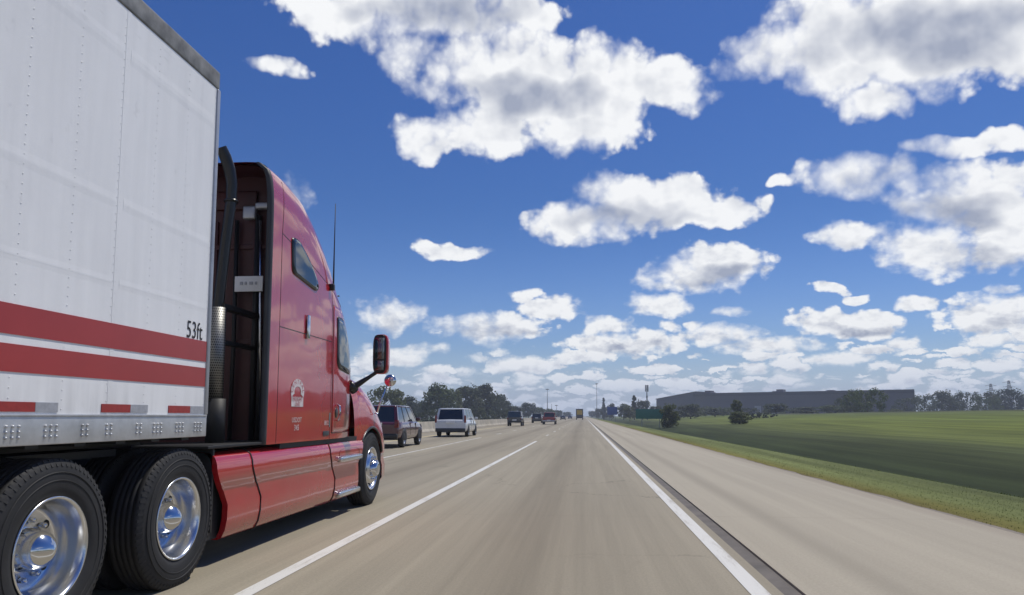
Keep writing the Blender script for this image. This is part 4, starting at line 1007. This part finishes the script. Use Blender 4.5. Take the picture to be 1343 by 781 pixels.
VAN = dict(L=5.0, W=1.92, zb=.26, wr=.33, ya=-1.50, yf=1.55, body=[(-2.5, .92, .94), (-2.44, 1.04, .985), (-1.6, 1.06, 1), (0, 1.04, 1), (1.0, 1.02, 1), (1.5, .98, 1), (2.2, .84, .97), (2.45, .72, .9), (2.5, .6, .82)], cabin=((-2.42, -2.16), (1.55, .50), 1.03, 1.70), tl=(.86, 1.30), tlw=.10, pz=.84, npil=4, paintpil=True, tuck=.80, bump=M_['greytrim'])
SEDAN = dict(L=4.7, W=1.78, zb=.22, wr=.32, ya=-1.35, yf=1.38, body=[(-2.35, .82, .93), (-2.28, .96, .97), (-1.6, .98, 1), (0, .92, 1), (.9, .92, 1), (1.3, .90, 1), (2.0, .80, .97), (2.3, .68, .92), (2.35, .6, .86)], cabin=((-1.75, -1.0), (1.05, .30), .93, 1.42), tl=(.70, .88), pz=.62, npil=3)
JEEP = dict(L=4.4, W=1.85, zb=.42, wr=.38, ya=-1.35, yf=1.30, body=[(-2.2, 1.10, .97), (-2.12, 1.14, .99), (-1.6, 1.14, 1), (0, 1.12, 1), (.7, 1.12, 1), (1.2, 1.10, .96), (2.0, 1.05, .90), (2.2, .95, .86)], cabin=((-2.10, -2.02), (.75, .55), 1.12, 1.82), tl=(.86, 1.06), tlw=.14, pz=.70, npil=4, tuck=.86, bump=M_['blackgloss'])
PICK = dict(L=5.5, W=1.95, zb=.38, wr=.38, ya=-1.65, yf=1.75, body=[(-2.75, 1.06, .98), (-2.66, 1.10, 1), (-1.6, 1.10, 1), (0, 1.10, 1), (1.2, 1.10, 1), (1.7, 1.06, .99), (2.5, .98, .95), (2.75, .8, .88)], cabin=((-1.0, -.85), (1.25, .60), 1.09, 1.76), tl=(.74, 1.04), tlw=.13, pz=.56, npil=3, bump=M_['alu_dull'])
make_vehicle('suv', SUV, C_mar, (-8.18, 31.3, 0), 'dark maroon suv in the left lane, just beyond the red truck', 'car')
make_vehicle('minivan', VAN, C_sil, (-8.02, 47.2, 0), 'silver white minivan driving in the left lane ahead of the maroon suv', 'van')
make_vehicle('jeep', JEEP, C_blk, (-8.75, 96.5, 0), 'black boxy off-road car beside the median, ahead of the silver minivan', 'car')
make_vehicle('suv', SUV, C_blk, (-8.55, 138, 0), 'small distant black suv between the boxy black car and the red pickup', 'car')
make_vehicle('pickup_truck', PICK, C_red, (-5.25, 115, 0), 'dark red pickup truck in the distance in the middle lane', 'pickup')
make_vehicle('minivan', VAN, C_wht, (-8.3, 182, 0), 'tiny white van just beyond the red pickup', 'van')
make_vehicle('car', SEDAN, C_blk, (-7.3, 262, 0), 'tiny black car far down the road, nearer of the two left of the box truck', 'car')
make_vehicle('car', SEDAN, C_blu, (-6.1, 330, 0), 'tiny dark blue car farthest away, left of the box truck', 'car')
make_vehicle('car', SEDAN, C_wht, (-8.4, 300, 0), 'tiny white car far down the left lane', 'car')
# box truck far ahead
bt = empty('box_truck', (-1.55, 262, 0)); tag(bt, 'distant box truck with a yellow rear door, straight down the road', 'truck')
q = MB(); q.box((-2.80, 262, .95), (-.30, 269, 3.75), .04); q.build('cargo_box', mat('dark_box', (.05, .05, .055), .5), bt)
q = MB(); q.box((-2.45, 261.93, 1.75), (-.65, 261.99, 3.35), .01); q.build('rear_door', mat('yellow_door', (.55, .36, .04), .5), bt)
q = MB(); q.box((-2.6, 269.3, .7), (-.5, 271.4, 3.0), .15); q.build('cab', mat('dark_cab', (.05, .05, .055), .4), bt)
q = MB(); q.box((-2.7, 261.9, .5), (-.4, 262.1, .72), .02); q.build('rear_bumper', M_['black'], bt)
for s in (1, -1):
    for y in (263.4, 270.2):
        q = MB(); q.lathe([(.28, -.02), (.32, 0), (.44, 0), (.5, -.04), (.5, -.26), (.3, -.3)], (-1.55 + s * 1.2, y, .5), 'x', s, 20); q.lathe([(.29, -.02), (.1, -.1), (.0005, -.1)], (-1.55 + s * 1.2, y, .5), 'x', s, 20); q.build('wheel', M_['rubber'], bt)
    q = MB(); q.box((-1.55 + s * 1.18, 261.95, 1.0), (-1.55 + s * 1.0, 261.99, 1.15)); q.build('tail_light', M_['taill'], bt)

# ------------------------------------------------------------------ trees
def leaf_mat(name, c1, c2):
    m, nt, b = newmat(name)
    oi = nt.n.new('ShaderNodeObjectInfo'); geo = nt.n.new('ShaderNodeNewGeometry'); tc_ = nt.n.new('ShaderNodeTexCoord')
    n = nt.noise(tc_.outputs['Object'], .55, 3, .6); r = geo.outputs['Random Per Island']
    k = nt.m('ADD', nt.m('MULTIPLY', nt.rng(n, .35, .65), .6), nt.m('MULTIPLY', r, .4))
    nt.l.new(nt.mix(k, tuple(c1) + (1,), tuple(c2) + (1,)), b.inputs['Base Color'])
    b.inputs['Roughness'].default_value = .6; b.inputs['Specular IOR Level'].default_value = .25
    tr = nt.n.new('ShaderNodeBsdfTranslucent'); nt.l.new(nt.mix(k, tuple(c1) + (1,), tuple(c2) + (1,)), tr.inputs[0])
    ms = nt.n.new('ShaderNodeMixShader'); ms.inputs[0].default_value = .4
    nt.l.new(b.outputs[0], ms.inputs[1]); nt.l.new(tr.outputs[0], ms.inputs[2]); nt.l.new(ms.outputs[0], m.node_tree.nodes['Material Output'].inputs[0])
    return m
LM = {'dark': leaf_mat('dark_green_leaves', (.040, .055, .026), (.075, .095, .040)), 'olive': leaf_mat('olive_leaves', (.070, .085, .028), (.13, .15, .042)),
      'mid': leaf_mat('mid_green_leaves', (.050, .075, .024), (.10, .135, .040)), 'blue': leaf_mat('blue_green_leaves', (.032, .052, .038), (.055, .080, .052))}
M_['bark'] = mat('bark', (.06, .045, .035), .9, var=.3, vscale=3)
def crown_mesh(seed, rw, h0, h1, nclump, nleaf, leaf, conical=0.0):
    rnd = random.Random(seed); q = MB(); cl = []
    for i in range(nclump):
        t = rnd.random(); z = h0 + (h1 - h0) * (.08 + .88 * t)
        prof_ = sqrt(max(.02, 1 - (abs(t - .42) / .62) ** 2)) if not conical else (1 - t) * .95 + .08
        a = rnd.random() * 2 * pi; r = rw * prof_ * sqrt(rnd.random()) * .88
        cl.append((r * cos(a), r * sin(a), z, (.20 + .20 * rnd.random()) * min(rw, (h1 - h0) * .6)))
    for cx_, cy_, cz_, cr_ in cl:
        for j in range(nleaf):
            v = Vector((rnd.gauss(0, 1), rnd.gauss(0, 1), rnd.gauss(0, .75))).normalized() * cr_ * (.55 + .5 * rnd.random() ** .5)
            p = Vector((cx_, cy_, cz_)) + v; nrm = (v.normalized() + Vector((rnd.gauss(0, .5), rnd.gauss(0, .5), rnd.gauss(.3, .5)))).normalized()
            a = nrm.orthogonal().normalized(); b = nrm.cross(a); th = rnd.random() * 6.28; a, b = a * cos(th) + b * sin(th), b * cos(th) - a * sin(th); s_ = leaf * (.6 + .8 * rnd.random())
            q.add([p + a * s_, p + b * s_ * .7, p - a * s_ * .9, p - b * s_ * .6], [(0, 1, 2, 3)])
    return q, cl
def make_tree_mesh(seed, rw, h, trunk=.22, conical=0, leaf=.32, ncl=44, nl=56, low=.18):
    cr, cl = crown_mesh(seed, rw, h * low, h, ncl, nl, leaf, conical)
    t = MB(); rt = max(.06, h * .018); rnd = random.Random(seed)
    t.tube([(0, 0, -.6), (.05, 0, h * .3), (.12, .05, h * .6), (.1, 0, h * .86)], [rt * 1.4, rt, rt * .6, rt * .15], 8)
    for c in cl[::3]:
        z0 = min(h * .7, max(h * .15, c[2] - rw * .45)); t.tube([(.08, 0, z0), (c[0] * .5, c[1] * .5, (z0 + c[2]) * .5 + .1), (c[0], c[1], c[2])], [rt * .45, rt * .28, rt * .08], 5)
    return t, cr
TV = {}
def tree(name, kind, seed, rw, h, x, y, label, cat='tree', group=None, con=0, low=.18):
    key = (seed, kind, con, low)
    leaf = max(.16, h * .040)
    z = terr(x, y); root = empty(name, (x, y, z), random.Random(x * 7 + y).random() * 6.28); tag(root, label, cat, group)
    if key not in TV:
        t, c = make_tree_mesh(seed, rw, h, conical=con, leaf=leaf, low=low)
        o1 = t.build('trunk', M_['bark'], None, fix=False); o2 = c.build('crown', LM[kind], None, fix=False); o1.parent = root; o2.parent = root
        TV[key] = (o1, o2, rw, h)
    else:
        o1, o2, rw0, h0 = TV[key]
        for o in (o1, o2):
            c = o.copy(); COL.objects.link(c); c.parent = root; c.scale = (rw / rw0, rw / rw0, h / h0)
    return root
# (pixel-measured bearings were turned into metres beforehand: x/y ratio, distance, top height)
def BR(b): return math.tan(math.atan((b * 980 + 94.5) / 985) - .0957)
def T(name, kind, seed, bx, dist, top, wid, label, group=None, con=0, low=.18, cat='tree'):
    """bx: sideways metres per metre of distance; top: metres above the eye per metre of distance; wid: same for the width"""
    x = BR(bx) * dist; h = 1.26 + top * dist - terr(x, dist)
    return tree(name, kind, seed, wid * dist / 2, h, x, dist, label, cat, group, con, low)
k = 1 / 980.0
GL = 'trees beyond the median on the left'; GR = 'trees and bushes right of the shoulder'
T('leafy_tree', 'olive', 1, -262 * k, 190, 38 * k, 62 * k, 'broad olive green tree behind the truck mirror', GL)
T('leafy_tree', 'blue', 2, -232 * k, 235, 24 * k, 34 * k, 'small blue-green tree above the maroon suv', GL)
T('leafy_tree', 'blue', 2, -214 * k, 260, 17 * k, 30 * k, 'low blue-green tree in the gap right of the maroon suv', GL)
T('leafy_tree', 'mid', 3, -190 * k, 225, 40 * k, 48 * k, 'tall mid green tree just left of the silver minivan', GL)
T('leafy_tree', 'olive', 1, -176 * k, 240, 34 * k, 40 * k, 'tall olive tree whose crown stands over the left edge of the silver minivan', GL)
T('leafy_tree', 'dark', 4, -152 * k, 250, 37 * k, 46 * k, 'tall dark tree right behind the silver minivan', GL)
T('leafy_tree', 'dark', 5, -133 * k, 265, 39 * k, 46 * k, 'tallest dark rounded tree, right of the silver minivan', GL)
T('leafy_tree', 'dark', 4, -116 * k, 290, 27 * k, 34 * k, 'dark tree sloping down right of the tallest dark tree', GL)
T('leafy_tree', 'dark', 5, -104 * k, 300, 18 * k, 28 * k, 'low dark tree above the black boxy car, left side', GL)
T('leafy_tree', 'blue', 2, -90 * k, 330, 12 * k, 26 * k, 'low bluish tree directly above the black boxy car', GL)
T('leafy_tree', 'blue', 2, -73 * k, 360, 16 * k, 24 * k, 'rounded bluish tree between the black boxy car and the second black suv', GL)
T('leafy_tree', 'mid', 3, -60 * k, 400, 11 * k, 20 * k, 'small green tree over the second black suv', GL)
T('leafy_tree', 'mid', 3, -46 * k, 430, 9 * k, 18 * k, 'small green tree over the red pickup', GL)
T('leafy_tree', 'blue', 2, -34 * k, 500, 7 * k, 16 * k, 'tiny bluish tree right of the red pickup', GL)
T('leafy_tree', 'blue', 2, -22 * k, 640, 5 * k, 14 * k, 'tiny tree near the vanishing point, left of the box truck', GL)
for i, (bx, top, w_, kd) in enumerate(((-245, 5, 50, 'dark'), (-205, 7, 50, 'dark'), (-168, 8, 50, 'dark'), (-140, 10, 50, 'dark'), (-110, 8, 40, 'dark'))):
    T('shrub', kd, 6, bx * k, 170 + i * 12, top * k, w_ * k, 'low dark hedge-like shrub showing just above the median barrier', 'shrubs behind the median barrier', low=.02, cat='shrub')
# right side
T('leafy_tree', 'blue', 2, 10 * k, 620, 6 * k, 10 * k, 'tiny bluish tree nearest the vanishing point, right of the box truck', GR)
T('leafy_tree', 'blue', 4, 19 * k, 520, 9 * k, 12 * k, 'tiny bluish tree at the foot of the tall thin mast', GR)
T('leafy_tree', 'dark', 5, 27 * k, 480, 12 * k, 12 * k, 'small dark tree left of the blue sign', GR)
T('conifer_tree', 'dark', 7, 26 * k, 500, 24 * k, 5 * k, 'thin pointed dark tree rising left of the blue sign', GR, con=1)
T('leafy_tree', 'dark', 5, 36 * k, 420, 15 * k, 13 * k, 'small dark tree directly behind the blue sign', GR)
T('leafy_tree', 'mid', 3, 52 * k, 360, 15 * k, 22 * k, 'small green tree between the blue sign and the green sign', GR)
T('conifer_tree', 'dark', 7, 66 * k, 330, 27 * k, 10 * k, 'tall narrow dark tree behind the left end of the green sign', GR, con=1, low=.05)
T('leafy_tree', 'dark', 4, 77 * k, 330, 19 * k, 22 * k, 'dark tree behind the green sign', GR)
T('leafy_tree', 'olive', 1, 60 * k, 300, 13 * k, 20 * k, 'small olive tree left of the green sign', GR)
T('leafy_tree', 'dark', 4, 95 * k, 300, 12 * k, 20 * k, 'dark tree behind the right end of the green sign', GR)
T('bush', 'olive', 8, 112 * k, 135, 14 * k, 27 * k, 'round bright green bush right of the green sign', GR, low=.02, cat='bush')
T('leafy_tree', 'dark', 5, 140 * k, 250, 14 * k, 36 * k, 'dark round tree in front of the left part of the long warehouse', GR)
T('leafy_tree', 'dark', 4, 172 * k, 270, 10 * k, 36 * k, 'low dark tree against the warehouse, second from its left end', GR)
T('leafy_tree', 'olive', 9, 200 * k, 170, 22 * k, 16 * k, 'narrow upright green tree in the middle of the field', GR, low=.02)
T('bush', 'olive', 8, 204 * k, 125, 5 * k, 30 * k, 'olive bush at the foot of the narrow tree in the field', GR, low=.02, cat='bush')
T('bush', 'dark', 8, 226 * k, 190, 4 * k, 60 * k, 'wide low dark bush right of the narrow tree in the field', GR, low=.02, cat='bush')
T('leafy_tree', 'dark', 4, 252 * k, 250, 15 * k, 34 * k, 'dark tree in front of the pale doors of the warehouse', GR)
T('leafy_tree', 'dark', 5, 292 * k, 270, 11 * k, 44 * k, 'low dark tree before the middle of the warehouse', GR)
T('leafy_tree', 'mid', 3, 330 * k, 260, 13 * k, 50 * k, 'mid green low tree before the right half of the warehouse', GR)
T('leafy_tree', 'mid', 3, 372 * k, 215, 33 * k, 66 * k, 'large rounded green tree before the right end of the warehouse', GR, low=.02)
T('leafy_tree', 'dark', 4, 350 * k, 225, 22 * k, 50 * k, 'dark tree leaning against the left of the large rounded tree', GR, low=.02)
for i in range(13):
    bx = 424 + i * 19 + (i % 3) * 4; top = 22 + (i * 7 % 5) * 1.6 + i * .5
    T('leafy_tree', ['dark', 'mid', 'dark', 'blue'][i % 4], [4, 3, 5, 2][i % 4], bx * k, 330 + (i * 37 % 60), top * k, 44 * k, 'tree in the even row on the skyline right of the warehouse', 'skyline trees right of the warehouse', low=.02)
T('leafy_tree', 'dark', 5, 640 * k, 190, 40 * k, 60 * k, 'big dark tree at the far right edge of the picture', GR, low=.05)

for i in range(11):
    T('leafy_tree', ['dark', 'olive', 'mid'][i % 3], [4, 1, 3][i % 3], (128 + i * 27 + (i * 5 % 9)) * k, 285 + (i * 29 % 40), (7 + (i * 5 % 6)) * k, (26 + (i * 7 % 12)) * k, 'low hazy tree in the loose row along the foot of the warehouse', 'low trees along the foot of the warehouse', low=.03)
# ------------------------------------------------------------------ warehouse
M_['wall1'] = mat('dark_grey_wall', (.13, .125, .145), .8, var=.12, vscale=.05)
M_['roofm'] = mat('dark_flat_roof', (.10, .095, .11), .85, var=.15, vscale=.05)
M_['paled'] = mat('pale_door', (.35, .35, .37), .7, var=.1)
wh = empty('warehouse', (100, 350, terr(100, 350))); tag(wh, 'very long low dark grey warehouse on the horizon beyond the field', 'building')
zg = terr(100, 350) - 1
A, B, Cc, Dd = (142, 338), (56, 388), (118, 505), (184, 452)
def P2(a, b, t, o=0): 
    dx_, dy_ = b[0] - a[0], b[1] - a[1]; L_ = math.hypot(dx_, dy_); return (a[0] + dx_ * t + dy_ / L_ * o * -1, a[1] + dy_ * t + dx_ / L_ * o)
q = MB(); H1 = 1.26 + 31.5 * k * 345
vs = [(x, y, z) for z in (zg, H1) for x, y in (A, B, Cc, Dd)]; q.add(vs, [(0, 1, 5, 4), (1, 2, 6, 5), (2, 3, 7, 6), (3, 0, 4, 7), (4, 5, 6, 7)]); q.build('wall', M_['wall1'], wh)
q = MB()
for a, b in ((A, B), (B, Cc)):
    p = [P2(a, b, 0, .0), P2(a, b, 1, .0), P2(a, b, 1, .5), P2(a, b, 0, .5)]
    q.add([(x, y, z) for z in (H1 - 1.2, H1 + .4) for x, y in p], [(0, 1, 5, 4), (1, 2, 6, 5), (2, 3, 7, 6), (3, 0, 4, 7), (4, 5, 6, 7), (0, 3, 2, 1)])
q.build('parapet', M_['roofm'], wh)
def wbox(a, b, t0, t1, z0, z1, o, nm, mm, back=0.0):
    q = MB(); p = [P2(a, b, t0, back), P2(a, b, t1, back), P2(a, b, t1, o), P2(a, b, t0, o)]
    q.add([(x, y, z) for z in (z0, z1) for x, y in p], [(0, 1, 5, 4), (1, 2, 6, 5), (2, 3, 7, 6), (3, 0, 4, 7), (4, 5, 6, 7), (0, 3, 2, 1)]); return q.build(nm, mm, wh)
sgn = 1
mid_ = P2(A, B, .5, 1.0); 
if math.hypot(*mid_) > math.hypot(*P2(A, B, .5, -1.0)): sgn = -1
for i in range(12): wbox(A, B, .04 + i * .078, .04 + i * .078 + .03, zg + .8, zg + 5.2, sgn * .25, 'loading_door', M_['paled'] if i in (7, 8, 2) else M_['wall1'])
for i in range(0): wbox(A, B, .03 + i * .098, .03 + i * .098 + .05, H1 - 4.4, H1 - 3.4, sgn * .2, 'window', M_['glass'])
for t, h_, w_ in ((.34, .9, .03), (.57, 1.7, .03), (.60, .9, .02), (.93, 1.8, .03)):
    wbox(A, B, t, t + w_, H1 - .3, H1 + h_, -sgn * 9, 'roof_unit', M_['wall1'], back=-sgn * 4)
lw = empty('warehouse', (55, 420, terr(55, 420))); tag(lw, 'lower sloping-roofed shed at the left end of the long warehouse', 'building')
q = MB(); hs_ = [1.26 + 22 * k * 420, 1.26 + 30 * k * 400]
vs = [(41, 432, zg), (57, 392, zg), (75, 440, zg), (60, 480, zg), (41, 432, hs_[0]), (57, 392, hs_[1]), (75, 440, hs_[1] + 1), (60, 480, hs_[0] + 1)]
q.add(vs, [(0, 1, 5, 4), (1, 2, 6, 5), (2, 3, 7, 6), (3, 0, 4, 7), (4, 5, 6, 7)]); q.build('wall', M_['wall1'], lw)
q = MB(); q.add([(x + (x - 57) * .03, y + (y - 436) * .03, z + .02 + d_) for d_ in (0, .35) for x, y, z in vs[4:]], [(0, 1, 5, 4), (1, 2, 6, 5), (2, 3, 7, 6), (3, 0, 4, 7), (4, 5, 6, 7), (0, 3, 2, 1)]); q.build('roof', M_['roofm'], lw)

# ------------------------------------------------------------------ signs and masts
M_['gsign'] = mat('green_sign_face', (.015, .16, .11), .45, var=.1); M_['bsign'] = mat('blue_sign_face', (.03, .08, .28), .45, var=.1); M_['post'] = mat('galvanised_post', (.30, .31, .32), .6, .4, var=.1)
def sign(x, y, w_, z0, z1, m, label):
    zt = terr(x, y); r = empty('road_sign', (x, y, zt)); tag(r, label, 'sign')
    q = MB(); q.box((x - w_ / 2, y, z0), (x + w_ / 2, y + .03, z1), .01); pn = q.build('sign_panel', m, r)
    q = MB(); e = .07
    for a in ((x - w_ / 2 + .03, z0 + .03, x + w_ / 2 - .03, z0 + .03 + e), (x - w_ / 2 + .03, z1 - .03 - e, x + w_ / 2 - .03, z1 - .03), (x - w_ / 2 + .03, z0 + .03, x - w_ / 2 + .03 + e, z1 - .03), (x + w_ / 2 - .03 - e, z0 + .03, x + w_ / 2 - .03, z1 - .03)):
        q.box((a[0], y - .006, a[1]), (a[2], y + .002, a[3]))
    q.build('sign_border', M_['gsign'] if m is M_['gsign'] else M_['bsign'], pn)
    for s in (-.3, .3):
        q = MB(); q.box((x + s * w_ - .06, y + .03, zt - .4), (x + s * w_ + .06, y + .13, z1 - .1)); q.build('post', M_['post'], r)
sign(12.2, 140, 5.4, .75, 2.55, M_['gsign'], 'wide green road guide sign standing on the right verge')
sign(9.3, 250, 3.3, 1.7, 4.3, M_['bsign'], 'small distant blue road sign on the right verge')
M_['mast'] = mat('dark_mast_steel', (.10, .11, .12), .6, .3, var=.1)
def mast(bx, dist, top, r0, label, head=None, nm='lamp_mast'):
    x = BR(bx * k) * dist; h = 1.26 + top * k * dist; z = terr(x, dist); r = empty(nm, (x, dist, z)); tag(r, label, 'mast')
    q = MB(); q.tube([(x, dist, z - .5), (x, dist, h * .5), (x, dist, h)], [r0, r0 * .75, r0 * .45], 10); q.build('pole', M_['mast'], r)
    if head == 'cell':
        for i in range(3):
            a = i * 2.094 + .5; q = MB(); q.box((x + .55 * cos(a) - .18, dist + .55 * sin(a) - .12, h - 2.6), (x + .55 * cos(a) + .18, dist + .55 * sin(a) + .12, h), .03); q.build('antenna_panel', M_['mast'], r)
        q = MB(); q.lathe([(.7, 0), (.7, .12), (.12, .12), (.12, 0)], (x, dist, h - 1.6), 'z', 1, 16); q.build('platform', M_['mast'], r)
        q = MB(); q.box((x - .3, dist - .3, h * .62), (x + .3, dist + .3, h * .62 + .9), .05); q.build('equipment_box', M_['mast'], r)
    elif head == 'lamp':
        q = MB(); q.lathe([(.9, 0), (1.0, .15), (.9, .3), (.2, .5), (.2, 0)], (x, dist, h - .3), 'z', 1, 16); q.build('lamp_ring', M_['mast'], r)
mast(-48, 420, 35, .24, 'tall thin lighting mast above the red pickup', 'lamp')
mast(-42.5, 450, 16, .2, 'shorter thin mast right of the tall lighting mast', None)
mast(-36, 480, 14, .22, 'short thin pole left of the box truck', 'lamp')
mast(17, 480, 42, .22, 'tall thin lighting mast right of the box truck', 'lamp')
mast(83, 300, 40, .30, 'mobile phone mast with thick antenna head behind the green sign', 'cell', 'phone_mast')
def pylon(bx, dist, top, label):
    x = BR(bx * k) * dist; h = 1.26 + top * k * dist; z = terr(x, dist); r = empty('power_pylon', (x, dist, z)); tag(r, label, 'pylon', 'power pylons on the right skyline')
    q = MB(); n = 8
    def w_(t): return (1 - t) * h * .085 + .45
    for i in range(n):
        t0, t1 = i / n, (i + 1) / n
        for a, b in (((-1, -1), (1, -1)), ((1, -1), (1, 1)), ((1, 1), (-1, 1)), ((-1, 1), (-1, -1))):
            p0 = (x + a[0] * w_(t0), dist + a[1] * w_(t0), z + (h - z) * t0); p1 = (x + b[0] * w_(t1), dist + b[1] * w_(t1), z + (h - z) * t1); p2 = (x + a[0] * w_(t1), dist + a[1] * w_(t1), z + (h - z) * t1); p3 = (x + b[0] * w_(t0), dist + b[1] * w_(t0), z + (h - z) * t0)
            q.tube([p0, p2], .16, 4); q.tube([p0, p1], .09, 4); q.tube([p3, p2], .09, 4)
    for zz_ in (.70, .82, .94): q.tube([(x - h * .16, dist, h * zz_), (x, dist, h * zz_ + .7), (x + h * .16, dist, h * zz_)], .14, 4)
    q.build('lattice', M_['mast'], r)
pylon(536, 620, 40, 'faint lattice power pylon on the right skyline, left of the pair')
pylon(560, 600, 44, 'faint lattice power pylon on the right skyline, right of the pair')

# ------------------------------------------------------------------ grass on the verge and in the ditch
def tufts(name, n, xr, yr, hh, seed, m, clump):
    rnd = random.Random(seed); V = []; F = []
    for i in range(n):
        x = xr[0] + (xr[1] - xr[0]) * rnd.random(); y = yr[0] * (yr[1] / yr[0]) ** rnd.random(); z = terr(x, y) - .02
        sc = 1 + y * .008
        for j in range(clump):
            a = rnd.random() * 6.28; h = hh * (.5 + .8 * rnd.random()); lean = .35 * h; px, py = x + rnd.gauss(0, .07 * sc), y + rnd.gauss(0, .07 * sc); w_ = .006 * sc + .004
            b = len(V); V += [(px - w_ * sin(a), py + w_ * cos(a), z), (px + w_ * sin(a), py - w_ * cos(a), z), (px + lean * cos(a + 1), py + lean * sin(a + 1), z + h)]; F.append((b, b + 1, b + 2))
    me = bpy.data.meshes.new(name); me.from_pydata(V, [], F); me.materials.append(m); o = bpy.data.objects.new(name, me); COL.objects.link(o)
    return o
def blade(name, c1, c2):
    m, nt, b = newmat(name); geo = nt.n.new('ShaderNodeNewGeometry')
    n = nt.noise(geo.outputs['Position'], .5, 3); kk = nt.m('ADD', nt.m('MULTIPLY', geo.outputs['Random Per Island'], .5), nt.m('MULTIPLY', n, .5))
    nt.l.new(nt.mix(kk, tuple(c1) + (1,), tuple(c2) + (1,)), b.inputs['Base Color']); b.inputs['Roughness'].default_value = .7; b.inputs['Specular IOR Level'].default_value = .2
    return m
tag(tufts('verge_grass', 14000, (4.8, 8.4), (5.5, 45), .028, 1, blade('verge_blades', (.115, .145, .045), (.17, .19, .06)), 3), 'short sunlit mown grass along the edge of the shoulder', 'grass', kind='stuff')

# ------------------------------------------------------------------ air
q = MB(); q.box((-900, -150, -8), (900, 1300, 36)); hzo = q.build('haze', None); tag(hzo, 'pale summer haze over the highway and fields', 'haze', kind='stuff')
hm = bpy.data.materials.new('haze_air'); hm.use_nodes = True; hm.node_tree.nodes.clear(); hn = NT(hm.node_tree)
pv = hn.n.new('ShaderNodeVolumePrincipled'); pv.inputs['Color'].default_value = (.80, .87, 1.0, 1); pv.inputs['Density'].default_value = .0006; pv.inputs['Anisotropy'].default_value = 0.0
ho = hn.n.new('ShaderNodeOutputMaterial'); hn.l.new(pv.outputs[0], ho.inputs['Volume']); hzo.data.materials.clear(); hzo.data.materials.append(hm)
